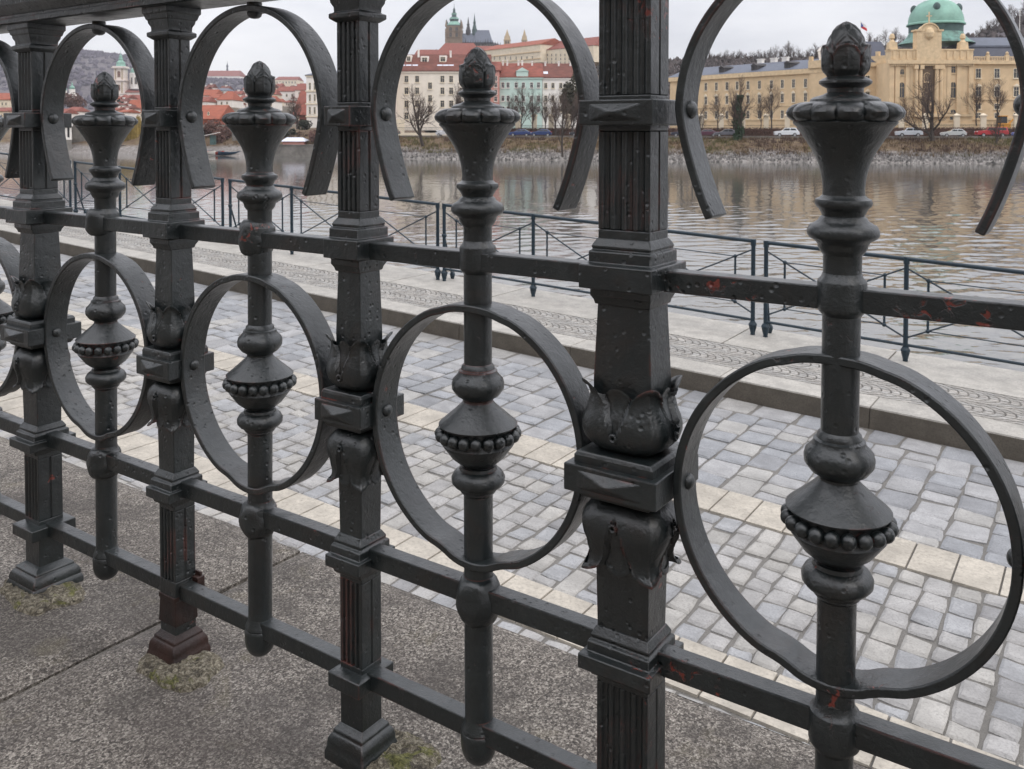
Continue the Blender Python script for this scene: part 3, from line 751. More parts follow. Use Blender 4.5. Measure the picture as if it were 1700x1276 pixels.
# ================================================================== river
WZ = -5.4
import numpy as np
def river():
    rs = np.random.RandomState(12)
    hF = -WZ * F
    rows = 1.0 / np.linspace(1 / 9.5, 1 / 172.0, 780); cols = (np.linspace(-60, 1760, 760) - CX) / F
    Y, T = np.meshgrid(rows, cols, indexing='ij'); X = T * Y
    dy = np.gradient(rows)[:, None]; Z = np.zeros_like(Y); N = 56
    near = np.clip((150 - Y) / 120, 0, 1) * 0.55 + 0.45
    gust = 0.75 + 0.35 * np.sin(X * 0.11 + Y * 0.07 + 1) * np.sin(Y * 0.13 - X * 0.05 + 2) + 0.25 * np.sin(X * 0.31 - Y * 0.23)
    for i in range(N):
        lam = 0.27 * (7.5 ** (i / (N - 1.0))); th = rs.normal(0, 0.75); ph = rs.uniform(0, 2 * np.pi)
        k = 2 * np.pi / lam; ky, kx = k * np.cos(th), k * np.sin(th)
        amp = 0.088 * np.sqrt(2.0 / N) / k
        wgt = np.clip(lam / (2.2 * np.abs(dy)), 0.35, 1.0)
        Z += amp * wgt * np.sin(kx * X + ky * Y + ph + 0.8 * np.sin(0.21 * X + 0.13 * Y + i))
    Z = WZ + Z * near * gust
    nr, nc = Y.shape; n = nr * nc; co = np.stack([X, Y, Z], -1).reshape(-1, 3)
    e0, e1 = qp(-30, 10.1, 0), qp(120, 10.1, 0)
    ex = np.array([(e0.x, e0.y - 6, WZ - .3), (420, 20, WZ - .3), (420, 300, WZ - .3), (-420, 300, WZ - .3), (-420, e1.y, WZ - .3), (e1.x, e1.y, WZ - .3)])
    co = np.vstack([co, ex])
    idx = np.arange(n).reshape(nr, nc); q = np.stack([idx[:-1, :-1], idx[:-1, 1:], idx[1:, 1:], idx[1:, :-1]], -1).reshape(-1, 4)
    me = bpy.data.meshes.new("river"); nq = len(q)
    me.vertices.add(len(co)); me.vertices.foreach_set("co", co.astype(np.float32).ravel())
    me.loops.add(nq * 4 + 6); me.loops.foreach_set("vertex_index", np.concatenate([q.ravel(), np.arange(n, n + 6)]).astype(np.int32))
    me.polygons.add(nq + 1); me.polygons.foreach_set("loop_start", np.arange(0, nq * 4 + 1, 4).astype(np.int32))
    me.polygons.foreach_set("use_smooth", np.ones(nq + 1, dtype=bool)); me.update(calc_edges=True); me.validate()
    me.materials.append(M['water'])
    o = bpy.data.objects.new("river", me); COL.objects.link(o); tag(o, kind="structure")
river()
# ================================================================== the far bank
STZ = -1.1                                        # street level on the far bank
BANK = [(-400, 262), (-50, 246), (110, 238), (330, 214), (440, 205), (545, 203), (560, 184), (643, 177), (1135, 160), (1700, 148), (2300, 138)]
def lerp_tab(tab, x):
    if x <= tab[0][0]: return tab[0][1]
    for (a, ya), (b, yb) in zip(tab, tab[1:]):
        if x <= b: return ya + (yb - ya) * (x - a) / (b - a)
    return tab[-1][1]
def bank_at(px, d):
    Z = lerp_tab(BANK, px); return Vector(((px - CX) / F * Z * (1 + 0 * d), Z + d, 0))
PROF = [(-3, -6.4), (0, -5.45), (0.6, -5.15), (1.6, -4.85), (3.0, -4.4), (4.5, -3.9), (6.0, -3.2), (7.5, -2.5), (9.0, -1.95), (10.5, -1.6), (12, -1.45), (13.2, -1.40), (13.3, -1.12), (16.0, -1.10), (60, -1.10), (200, -1.10)]
PROF_L = [(-3, -6.4), (0, -5.45), (0.6, -5.0), (2.0, -4.2), (4, -3.2), (6, -2.2), (8, -1.4), (11, -0.6), (16, 0.2), (30, 0.8), (60, 1.0), (200, 2.0)]
def bank_h(px, d):
    a = lerp_tab(PROF, d); b = lerp_tab(PROF_L, d); k = max(0, min(1, (600 - px) / 40.0)); h = a + (b - a) * k
    if -1 < d < 12: h += 0.22 * noise.noise(Vector((px * 0.05, d * 0.8, 0))) + 0.10 * noise.noise(Vector((px * 0.2, d * 2.4, 4)))
    return h
M['bank'] = None
def mat_bank():
    m, nt, b = _nodes("winter_bank"); p = _pos(nt)
    sep = nt.nodes.new("ShaderNodeSeparateXYZ"); nt.links.new(p, sep.inputs[0])
    f = _noise(nt, p, 0.9, 6, 0.7); g = _noise(nt, p, 0.22, 4, 0.6)
    grass = _ramp(nt, f, [(0.3, (0.060, 0.040, 0.024)), (0.5, (0.13, 0.085, 0.050)), (0.7, (0.16, 0.125, 0.055))])
    st = _ramp(nt, _noise(nt, p, 1.6, 5, 0.75), [(0.35, (0.12, 0.10, 0.085)), (0.55, (0.25, 0.23, 0.215)), (0.7, (0.38, 0.36, 0.345))])
    add = _n(nt, "ShaderNodeMath", operation='MULTIPLY_ADD'); nt.links.new(g, add.inputs[0]); add.inputs[1].default_value = 2.2
    nt.links.new(sep.outputs["Z"], add.inputs[2])
    k = _n(nt, "ShaderNodeMapRange"); k.inputs[1].default_value = -2.9; k.inputs[2].default_value = -2.0; nt.links.new(add.outputs[0], k.inputs[0])
    nt.links.new(_mix(nt, k.outputs[0], st, grass), b.inputs["Base Color"]); b.inputs["Roughness"].default_value = 0.95
    _bump(nt, b, f, 0.8, 0.3); return m
M['bank'] = mat_bank()
mb = MB(); pxs = list(range(-400, 2301, 12)); ds = [-3, 0, .6, 1.6, 3, 4.5, 6, 7.5, 9, 10.5, 12, 13.2, 13.3, 16, 30, 60, 200]
vs = []
for px in pxs:
    for d in ds:
        p = bank_at(px, d); vs.append((p.x, p.y, bank_h(px, d)))
nd = len(ds); fs = []; mi_s = []
mb.add(vs, [])
for i in range(len(pxs) - 1):
    for j in range(nd - 1):
        a = i * nd + j; mb.f.append((a, a + nd, a + nd + 1, a + 1)); mb.m.append(1 if ds[j] >= 13.2 and pxs[i] > 590 else 0); mb.c.append(None)
M['street'] = simple("street_asphalt", (0.20, 0.19, 0.18), 0.9, 0.2, 0.8)
bo = mb.build("riverbank", [M['bank'], M['street']], None, smooth=60); tag(bo, kind="structure")

# rough scrub and rocks of the bank: nobody could count them
rn = random.Random(21)
def tuft(mb, p, h, w, col, n=5):
    for k in range(n):
        a = rn.uniform(0, 2 * PI); l = rn.uniform(0.5, 1.0) * h; lean = rn.uniform(0.1, 0.7)
        b = Vector((p.x + rn.uniform(-w, w), p.y + rn.uniform(-w, w), p.z - 0.1)); t = b + Vector((math.cos(a) * lean * l, math.sin(a) * lean * l, l))
        ww = w * rn.uniform(0.10, 0.22); q = rn.uniform(0.7, 1.3)
        u = Vector((math.cos(a + 1.6), math.sin(a + 1.6), 0)) * ww; v = Vector((math.cos(a), math.sin(a), 0)) * ww
        mb.add([b - u, b + u, b + v * 1.2, t], [(0, 1, 3), (1, 2, 3), (2, 0, 3)], 0, tuple(c * q for c in col))
mb = MB()
for i in range(5200):
    px = rn.uniform(560, 1760) if i % 8 else rn.uniform(300, 560); d = rn.uniform(3.2, 12.4)
    p = bank_at(px, d); p.z = bank_h(px, d)
    nz_ = noise.noise(Vector((px * 0.012, d * 0.25, 7)))
    col = (0.10, 0.060, 0.040) if nz_ > 0.12 else (0.17, 0.115, 0.060) if nz_ > -0.15 else (0.13, 0.115, 0.04)
    tuft(mb, p, rn.uniform(0.35, 0.95), 0.4, col)
M['scrub'] = simple("dry_scrub", (0.8, 0.8, 0.8), 0.95, 0.2, 3, attr=True)
o = mb.build("dry_scrub", M['scrub'], None); tag(o, "brown dry winter scrub covering the upper far bank", "scrub", kind="stuff")
mb = MB()
for i in range(3600):
    px = rn.uniform(585, 1760); d = abs(rn.gauss(1.2, 1.5)) + 0.1
    if d > 5: continue
    p = bank_at(px, d); p.z = bank_h(px, d); r = rn.uniform(0.12, 0.42); c = rn.uniform(0.12, 0.42)
    if rn.random() < 0.25: c *= 0.35
    vs = [Vector((rn.uniform(-1, 1), rn.uniform(-1, 1), rn.uniform(-.6, .8))).normalized() * r * rn.uniform(.7, 1.2) + p for _ in range(6)]
    vs = [p + Vector((r * math.cos(k * PI / 2.5 + r) * rn.uniform(.7, 1.2), r * math.sin(k * PI / 2.5 + r) * rn.uniform(.7, 1.2), -0.1)) for k in range(5)] + [p + Vector((rn.uniform(-.4, .4) * r, rn.uniform(-.4, .4) * r, r * rn.uniform(.5, 1.1)))]
    mb.add(vs, [(k, (k + 1) % 5, 5) for k in range(5)], 0, (c, c * 0.93, c * 0.86))
M['rock'] = simple("bank_rock", (0.85, 0.85, 0.85), 0.9, 0.25, 4, attr=True)
o = mb.build("bank_rocks", M['rock'], None); tag(o, "pale rough stones and bleached reeds along the waterline of the far bank", "stones", kind="stuff")
# bleached reeds
mb = MB()
for i in range(2200):
    px = rn.uniform(590, 1760); d = rn.uniform(0.8, 4.6); p = bank_at(px, d); p.z = bank_h(px, d); c = rn.uniform(0.18, 0.38)
    tuft(mb, p, rn.uniform(0.4, 1.0), 0.3, (c, c * 0.93, c * 0.90), 3)
o = mb.build("bleached_reeds", M['scrub'], None); tag(o, "bleached reeds standing at the foot of the far bank", "reeds", kind="stuff")

# ---------------------------------------------------------------- hills
def hill(name, sky, y0, y1, zb, mat, steps=16, back=1.25):
    mb = MB(); a, b = sky[0][0], sky[-1][0]; cols = 70; vs = []
    for i in range(cols + 1):
        px = a + (b - a) * i / cols; zt = A(px, lerp_tab(sky, px), y1).z
        for j in range(steps + 2):
            t = min(1.0, j / steps); Y = y0 + (y1 - y0) * t if j <= steps else y1 * back
            s = t * t * (3 - 2 * t); z = zb + (zt - zb) * s + (0 if j in (0,) else 0.03 * (zt - zb) * noise.noise(Vector((px * 0.02, t * 4, y1 * .01))) * (1 if j < steps else 0))
            vs.append(((px - CX) / F * Y, Y, z))
    n = steps + 2; fs = [(i * n + j, (i + 1) * n + j, (i + 1) * n + j + 1, i * n + j + 1) for i in range(cols) for j in range(n - 1)]
    mb.add(vs, fs); o = mb.build(name, mat, None, smooth=80); tag(o, kind="structure")
    def at(px, t):
        zt = A(px, lerp_tab(sky, px), y1).z; s = t * t * (3 - 2 * t); Y = y0 + (y1 - y0) * t
        return Vector(((px - CX) / F * Y, Y, zb + (zt - zb) * s))
    return at
M['wood'] = simple("winter_wood", (0.10, 0.085, 0.090), 1.0, 0.45, 0.06, 0.6, 3.0)
M['wood_leaf'] = simple("winter_crowns", (1, 1, 1), 1.0, 0.3, 0.25, attr=True)
M['hillgrass'] = simple("hill_ground", (0.105, 0.085, 0.060), 1.0, 0.4, 0.05, 0.5, 1.0)
petrin = hill("wooded_hill", [(-1500, 205), (-900, 150), (-500, 118), (-260, 104), (0, 99), (60, 90), (100, 86.5), (140, 89), (180, 94), (215, 98), (260, 104), (330, 122), (345, 135), (440, 138), (520, 160)], 900, 1900, 2, M['wood'])
castle = hill("castle_hill", [(300, 170), (420, 165), (520, 150), (640, 125), (700, 104), (740, 90), (850, 88), (1000, 95), (1100, 108), (1200, 140)], 330, 880, 0.5, M['hillgrass'])
letna = hill("park_hill", [(940, 150), (1060, 112), (1140, 104), (1250, 105), (1370, 102), (1440, 84), (1500, 80), (1620, 66), (1660, 48), (1720, 30), (2000, 5)], 270, 430, STZ, M['wood'])
mb = MB(); mb.add([(-900, 300, -1.6), (900, 300, -1.6), (2900, 2350, -1.6), (-2900, 2350, -1.6)], [(0, 1, 2, 3)])
o = mb.build("far_ground", M['hillgrass'], None); tag(o, kind="structure")
def clump(mb, p, rx, rz, col):
    """one leafless crown seen far off: a cluster of upright wedges with an uneven outline"""
    n = 5
    for k in range(n):
        a = rn.uniform(0, 2 * PI); q = p + Vector((math.cos(a), math.sin(a), 0)) * rx * rn.uniform(0, .6); h = rz * rn.uniform(0.6, 1.15); w = rx * rn.uniform(0.3, 0.55); q_ = rn.uniform(0.8, 1.2); c = tuple(x * q_ for x in col)
        vs = [q + Vector((w * .35 * math.cos(t), w * .35 * math.sin(t), 0)) for t in (0, 2.1, 4.2)] + [q + Vector((w * math.cos(t + .5), w * math.sin(t + .5), h * rn.uniform(.5, .75))) for t in (0, 2.1, 4.2)] + [q + Vector((0, 0, h))]
        mb.add(vs, [(0, 1, 4, 3), (1, 2, 5, 4), (2, 0, 3, 5), (3, 4, 6), (4, 5, 6), (5, 3, 6)], 0, c)
mb = MB()
for i in range(2600):
    px = rn.uniform(-700, 470) if i % 5 == 0 else rn.uniform(-60, 470); t = 1 - rn.random() ** 1.6; p = petrin(px, t); p.z -= 3
    if px > 335 and t > 0.97: continue
    b = rn.uniform(0.78, 1.22); clump(mb, p, 7, 9, (0.105 * b, 0.090 * b, 0.115 * b))
o = mb.build("hillside_wood", M['wood_leaf'], None); tag(o, "bare purple-grey wood covering the long hill behind the church tower", "wood", kind="stuff")
mb = MB()
for i in range(1500):
    px = rn.uniform(1080, 1800); t = rn.uniform(0.35, 1.0); p = letna(px, t); p.z -= 1; b = rn.uniform(0.6, 1.3)
    clump(mb, p, 2.4, rn.uniform(2.5, 4.5), (0.105 * b, 0.086 * b, 0.080 * b))
o = mb.build("park_wood", M['wood_leaf'], None); tag(o, "bare brown thicket on the slope behind the government palace", "wood", kind="stuff")
mb = MB()
for i in range(700):
    px = rn.uniform(640, 1040); t = rn.uniform(0.45, 0.95); p = castle(px, t); p.z -= 1; b = rn.uniform(0.6, 1.3)
    clump(mb, p, 3.5, rn.uniform(4, 7), (0.085 * b, 0.070 * b, 0.055 * b))
o = mb.build("slope_wood", M['wood_leaf'], None); tag(o, "bare shrubs and trees on the slope below the castle", "wood", kind="stuff")

# ---------------------------------------------------------------- leafless trees
def grow(seed, H, r0, spread=0.6, kids=(5, 5, 5, 4), first=0.25, up=0.25, lean=(0, 0), droop=0.0, ratio=(0.62, 0.6, 0.58, 0.55)):
    """returns two meshes: trunk with limbs, and crown of branches and twigs"""
    rg = random.Random(seed); T = MB(); C = MB(); L = len(kids)
    def branch(p, d, ln, r, lev):
        n = 5 if lev < 2 else 3; pts = [p]; dirs = []
        for i in range(n):
            j = Vector((rg.uniform(-1, 1), rg.uniform(-1, 1), rg.uniform(-.6, .6))) * (0.20 if lev else 0.10)
            d = (d + j + Vector((0, 0, up * (0.5 if lev else 0.2) - droop * lev))).normalized()
            p = p + d * (ln / n); pts.append(p); dirs.append(d)
        rt = max(0.007, r * (0.50 if lev < L else 0.35))
        for i in range(n):
            ra = r + (rt - r) * i / n; rb = r + (rt - r) * (i + 1) / n
            (T if lev <= 1 else C).tube(pts[i], pts[i + 1], ra, rb, 6 if lev == 0 else 4 if lev < 2 else 3)
        if lev >= L: return
        k = kids[lev]; st = first if lev == 0 else 0.25
        for i in range(k):
            t = st + (1 - st) * (i + rg.uniform(0.2, 0.8)) / k
            ii = min(n - 1, int(t * n)); q = pts[ii].lerp(pts[ii + 1], t * n - ii)
            a = rg.uniform(0, 2 * PI) + i * 2.4; e = dirs[ii]; u = e.cross(Vector((0.3, 0.2, 1))).normalized() if abs(e.z) < .98 else Vector((1, 0, 0)); w = e.cross(u)
            sp = spread * rg.uniform(0.7, 1.3); nd_ = (e * math.cos(sp) + (u * math.cos(a) + w * math.sin(a)) * math.sin(sp)).normalized()
            branch(q, nd_, ln * ratio[lev] * rg.uniform(0.75, 1.2) * (1 - 0.35 * t if lev == 0 else 1), (r + (rt - r) * t) * rg.uniform(0.5, 0.72), lev + 1)
        branch(p, d, ln * ratio[lev] * 0.8, rt, lev + 1)
    branch(Vector((0, 0, -0.3)), Vector((lean[0], lean[1], 1)).normalized(), H * 0.52, r0, 0)
    return T, C
M['bark'] = simple("grey_brown_bark", (0.060, 0.048, 0.040), 0.95, 0.35, 6, 0.5, 0.02)
M['twig'] = simple("brown_twigs", (0.085, 0.058, 0.045), 0.95, 0.3, 2)
M['ivy'] = simple("ivy_leaves", (0.022, 0.050, 0.016), 0.6, 0.5, 3)
protos = {}
def proto(kind):
    if kind not in protos:
        g = {'broad': dict(seed=3, H=10, r0=0.30, spread=0.75, kids=(6, 6, 5, 4), first=0.25, up=0.20),
             'vase': dict(seed=8, H=10, r0=0.15, spread=0.62, kids=(8, 6, 5, 4), first=0.28, up=0.22),
             'slim': dict(seed=14, H=10, r0=0.16, spread=0.55, kids=(8, 5, 4, 3), first=0.25, up=0.35, ratio=(0.45, .6, .58, .55)),
             'forked': dict(seed=23, H=10, r0=0.42, spread=0.85, kids=(6, 5, 5, 4), first=0.10, up=0.30, ratio=(0.85, .6, .55, .5)),
             'lean': dict(seed=31, H=10, r0=0.30, spread=0.80, kids=(7, 6, 4, 4), first=0.22, up=0.16, lean=(-0.16, 0)),
             'round': dict(seed=44, H=10, r0=0.26, spread=0.62, kids=(7, 6, 5, 4), first=0.30, up=0.30)}[kind]
        protos[kind] = grow(**g)
        T, C = protos[kind]; protos[kind] = []
        for nm, q, m in (("trunk", T, 'bark'), ("crown", C, 'twig')):
            me = bpy.data.meshes.new(nm); me.from_pydata(q.v, [], q.f); me.materials.append(M[m]); protos[kind].append((nm, me))
    return protos[kind]
def tree(kind, px, yb, yt, Y, label, group=None, rz=0.0, wide=1.0, name="bare_tree"):
    b = A(px, yb, Y); h = (yb - yt) * Y / F; s = h / 10.4
    r = empty(name, b, rz); r.scale = (s * wide, s * wide, s); tag(r, label, "tree", group)
    for nm, me in proto(kind):
        o = bpy.data.objects.new(nm, me); COL.objects.link(o); o.parent = r
    return r
t1 = tree('lean', 702, 239, 127, 176, "big dark leaning bare tree on the bank in front of the cream apartment house", rz=0.2, wide=1.0)
tree('slim', 934, 256, 112, 166, "tall thin bare tree rooted low by the water, in front of the dark yew", rz=1.0, wide=1.0)
tree('forked', 1548, 240, 122, 160, "thick-trunked bare tree forking low, in front of the domed pavilion", rz=0.6, wide=1.0)
tree('vase', 1192, 214, 146, 178, "upright bushy bare street tree just left of the ivy-clad trunk", rz=0.3)
tree('vase', 1281, 212, 126, 178, "dark vase-shaped bare street tree left of the largest vase finial", rz=2.2)
tree('vase', 1263, 212, 150, 180, "shorter bare street tree beside the dark vase-shaped one", rz=4.0)
tree('slim', 1162, 236, 150, 168, "thin bare sapling on the bank between the purple car and the first railing arch", rz=2.0)
tree('round', 1131, 226, 142, 172, "bare tree half hidden by the widest railing post", rz=3.0)
tree('vase', 1621, 206, 124, 176, "bare street tree directly right of the domed pavilion", rz=1.3)
tree('vase', 1655, 206, 116, 175, "rightmost tall bare street tree in front of the palace wing", rz=5.1)
tree('lean', 1652, 242, 186, 156, "short crooked tree trunk leaning over the bank below the red pickup", rz=2.9)
tree('broad', 494, 215, 146, 226, "broad bare brown tree beside the tall white building on the left bank", rz=0.8)
tree('round', 756, 216, 128, 196, "bare tree against the right part of the cream apartment house", rz=1.9)
for k, (px, yt, kd) in enumerate([(866, 128, 'vase'), (885, 138, 'vase'), (905, 134, 'slim'), (960, 128, 'slim')]):
    tree(kd, px, 222, yt, 190, ["bare street tree in front of the left windows of the mint house", "bushy bare street tree in front of the mint house middle", "slender bare street tree at the right end of the mint house", "slender bare tree right of the dark yew"][k], rz=k * 1.4 + .3)
tree('round', 950, 224, 150, 188, "bushy bare tree right in front of the dark yew", rz=2.2, wide=1.1)
tree('round', 922, 222, 146, 190, "bushy bare street tree before the white house left of the yew", rz=4.2, wide=1.0)
tree('vase', 846, 222, 150, 192, "bare street tree at the left corner of the mint house", rz=3.3)
tree('round', 1218, 214, 150, 180, "bare street tree behind the ivy-clad trunk", rz=1.1)
tree('round', 1150, 216, 152, 178, "bushy bare street tree left of the thin bank sapling", rz=0.4)
tree('broad', 1352, 212, 160, 184, "bare tree peeping out left of the large vase on the right", rz=2.4)
tree('vase', 1500, 208, 150, 178, "bare street tree at the left corner of the domed pavilion", rz=0.7)
# ivy-clad tree
iv = tree('forked', 1226, 234, 128, 168, "bare tree with its trunk wrapped in dark green ivy", rz=2.0, wide=0.62, name="ivy_tree")
mb = MB(); rg = random.Random(4)
for i in range(2400):
    z = rg.uniform(0, 7.4); w = 1.25 if z < 4.6 else 0.85; a = rg.uniform(0, 2 * PI); r_ = rg.uniform(0.4, 1.0) * w * (1 + 0.35 * math.sin(z * 2.3 + a))
    p = Vector((r_ * math.cos(a) + (0.18 * (z - 3)) * (-0.25), r_ * math.sin(a), z)); u = Vector((rg.uniform(-1, 1), rg.uniform(-1, 1), rg.uniform(-1, 1))).normalized() * 0.2; v = u.orthogonal().normalized() * 0.2
    mb.add([p - u, p + v, p + u, p - v], [(0, 1, 2, 3)])
mb.build("ivy", M['ivy'], iv)
# skyline trees of the park hill
k = 0
for px, yt in [(1146, 88), (1157, 86), (1170, 85), (1185, 88), (1200, 85), (1214, 86), (1226, 84), (1240, 85), (1252, 84), (1267, 82), (1281, 84), (1295, 80), (1319, 78), (1331, 82), (1345, 78), (1358, 80), (1150, 84), (1163, 80), (1178, 82), (1192, 84), (1207, 80), (1218, 83), (1232, 79), (1246, 84), (1258, 80), (1275, 76), (1288, 72), (1300, 78), (1312, 62), (1325, 76), (1338, 80), (1352, 68), (1364, 72), (1446, 50), (1456, 54), (1470, 44), (1484, 42), (1496, 50), (1628, 40), (1640, 32), (1652, 22), (1663, 14), (1676, 4), (1688, 6), (1700, -2), (1620, 48), (1634, 42), (1660, 30)]:
    yb = lerp_tab([(1140, 104), (1250, 105), (1370, 102), (1440, 84), (1500, 80), (1620, 66), (1660, 48), (1720, 30)], px) + 3
    left = px < 1400
    yt -= 1.5
    tree(['round', 'broad', 'vase'][k % 3], px, yb, yt, 428 - (k % 4) * 6, "bare tree in the skyline row above the grey roof left of the large vase" if left else ("bare tree on the rise between the vase finial and the copper dome" if px < 1550 else "bare tree on the wooded rise right of the copper dome"),
         "skyline trees left of the vase" if left else ("skyline trees left of the dome" if px < 1550 else "skyline trees right of the dome"), rz=k * 0.9); k += 1
# bushes: leaf-sized faces through the whole volume
def bush(name, px, yb, yt, Y, wpx, mat, label, cat="shrub", n=900, leaf=0.22, hang=False, twig=True):
    b = A(px, yb, Y); h = (yb - yt) * Y / F; w = wpx * Y / F / 2; r = empty(name, b); tag(r, label, cat)
    mb = MB(); rg = random.Random(int(px))
    cs = [(Vector((rg.uniform(-.6, .6) * w, rg.uniform(-.6, .6) * w, rg.uniform(.35, .8) * h)), rg.uniform(.3, .5)) for _ in range(9)]
    for i in range(n):
        c, q = cs[i % 9]; d = Vector((rg.gauss(0, 1), rg.gauss(0, 1), rg.gauss(0, 1))).normalized() * rg.uniform(.5, 1) ** .5
        p = c + Vector((d.x * w * q, d.y * w * q, d.z * h * q * .75)); p.z = max(0.05, p.z)
        if hang:
            l = rg.uniform(.15, .5) * h; mb.tube(p, p + Vector((rg.uniform(-.2, .2), rg.uniform(-.2, .2), -min(l, p.z))), leaf * .22, leaf * .1, 3)
        else:
            u = Vector((rg.uniform(-1, 1), rg.uniform(-1, 1), rg.uniform(-1, 1))).normalized() * leaf * rg.uniform(.6, 1.3); v = u.orthogonal().normalized() * leaf * .7
            mb.add([p - u, p + v, p + u, p - v], [(0, 1, 2, 3)])
    mb.build("crown", mat, r)
    if twig:
        mb = MB()
        for c, q in cs: mb.tube((0, 0, -.2), c, 0.12, 0.03, 5)
        mb.build("trunk", M['bark'], r)
    return r
M['yew'] = simple("dark_yew", (0.045, 0.042, 0.024), 0.9, 0.5, 1.5); M['redtwig'] = simple("red_brown_brush", (0.115, 0.062, 0.050), 0.95, 0.4, 1.0)
M['willow'] = simple("yellow_willow", (0.30, 0.215, 0.060), 0.9, 0.35, 1.0); M['darkbush'] = simple("dark_shrub", (0.030, 0.034, 0.022), 0.9, 0.5, 1.5)
bush("yew_tree", 947, 214, 121, 200, 40, M['yew'], "large dark olive yew beside the white end of the mint house", "tree", 2600, 0.30)
bush("willow_tree", 219, 243, 190, 236, 34, M['willow'], "yellow weeping willow on the far left bank", "tree", 1500, 0.34, hang=True)
bush("bare_shrub", 345, 246, 201, 224, 60, M['redtwig'], "red-brown bare thicket on the bank under the orange roofed house", n=1500, leaf=0.3)
bush("bare_shrub", 392, 240, 203, 226, 50, M['redtwig'], "red-brown bare thicket right of the small green kiosk", n=1300, leaf=0.3)
bush("bare_shrub", 372, 247, 212, 219, 44, M['redtwig'], "dark red-brown thicket between the kiosk and the stone jetty", n=1500, leaf=0.26)
bush("bare_shrub", 322, 247, 205, 222, 40, M['darkbush'], "dark thicket at the left end of the red-brown thickets", n=1300, leaf=0.28)
bush("bare_shrub", 455, 238, 208, 218, 50, M['redtwig'], "brown thicket on the rubble wall behind the jetty", n=1300, leaf=0.26)
bush("bare_shrub", 478, 232, 212, 214, 36, M['darkbush'], "dark low shrub above the white boathouse roof", n=900, leaf=0.24)
bush("bare_shrub", 118, 180, 155, 420, 52, M['redtwig'], "reddish bare thicket below the two small church spires", n=1400, leaf=0.5)
bush("bare_shrub", 240, 236, 205, 244, 60, M['redtwig'], "brown bare thicket behind the yellow willow", n=1200, leaf=0.3)
bush("evergreen_shrub", 507, 217, 200, 222, 26, M['darkbush'], "dark green clipped shrub at the foot of the tall white building", n=700, leaf=0.25)
bush("fir_tree", 198, 180, 165, 420, 14, M['darkbush'], "small dark fir under the baroque bell tower", "tree", 500, 0.5)
bush("evergreen_tree", 1159, 106, 92, 415, 15, M['darkbush'], "round dark evergreen standing above the slate roof at its left end", "tree", 700, 0.55)
bush("dry_bush", 530, 243, 216, 208, 40, M['redtwig'], "brown dry bush on top of the stone jetty", n=900, leaf=0.28)

# ---------------------------------------------------------------- buildings
M['cream'] = simple("cream_render", (0.72, 0.62, 0.47), 0.9, 0.10, 0.5); M['straka'] = simple("ochre_render", (0.66, 0.49, 0.30), 0.9, 0.12, 0.5)
M['strakatrim'] = simple("ochre_trim", (0.66, 0.50, 0.31), 0.9, 0.15, 1.5); M['white'] = simple("white_render", (0.80, 0.76, 0.71), 0.9, 0.08, 0.5)
M['apt'] = simple("pale_cream_render", (0.78, 0.71, 0.61), 0.9, 0.08, 0.5); M['pinkish'] = simple("pale_pink_render", (0.76, 0.67, 0.61), 0.9, 0.08, 0.5)
M['pink'] = simple("rose_render", (0.55, 0.27, 0.23), 0.9, 0.12, 0.5); M['mint'] = simple("mint_render", (0.52, 0.66, 0.60), 0.9, 0.08, 0.5)
M['redroof'] = simple("red_tiles", (0.205, 0.058, 0.038), 0.85, 0.30, 0.7); M['orangeroof'] = simple("orange_tiles", (0.27, 0.072, 0.036), 0.85, 0.22, 0.7)
M['brownroof'] = simple("brown_red_tiles", (0.135, 0.045, 0.031), 0.85, 0.30, 0.7); M['slate'] = simple("blue_grey_slate", (0.095, 0.108, 0.142), 0.6, 0.15, 0.6)
M['slatedark'] = simple("dark_slate", (0.055, 0.060, 0.085), 0.6, 0.2, 0.6); M['copper'] = simple("green_copper", (0.21, 0.385, 0.31), 0.6, 0.22, 0.45)
M['copperold'] = simple('streaked_copper', (0.12, 0.235, 0.195), 0.6, 0.6, 0.9)
M['copperdark'] = simple("blackened_copper", (0.045, 0.085, 0.080), 0.6, 0.5, 0.5); M['sandstone'] = simple("dark_sandstone", (0.215, 0.155, 0.105), 0.95, 0.35, 0.12)
M['blackstone'] = simple("sooty_stone", (0.060, 0.055, 0.056), 0.95, 0.4, 0.12); M['glass'] = simple("window_glass", (0.045, 0.047, 0.050), 0.15, 0.2, 0.4)
M['wframe'] = simple("window_frames", (0.76, 0.67, 0.52), 0.8, 0.08, 1.0); M['stone'] = simple("embankment_stone", (0.20, 0.185, 0.165), 0.95, 0.35, 0.5, 0.6, 0.15)
M['skylight'] = simple("skylights", (0.62, 0.66, 0.74), 0.2, 0.05, 1.0); M['iron2'] = simple("black_metal", (0.025, 0.025, 0.027), 0.6, 0.2, 2)
M['gold'] = simple("gilt", (0.5, 0.36, 0.12), 0.5, 0.1, 1.0); M['tan'] = simple("tan_stone", (0.44, 0.34, 0.22), 0.9, 0.15, 0.2)
M['hedge'] = simple("brown_beech_hedge", (0.085, 0.045, 0.032), 0.95, 0.5, 2.5, 0.8, 0.15)
wcache = {}
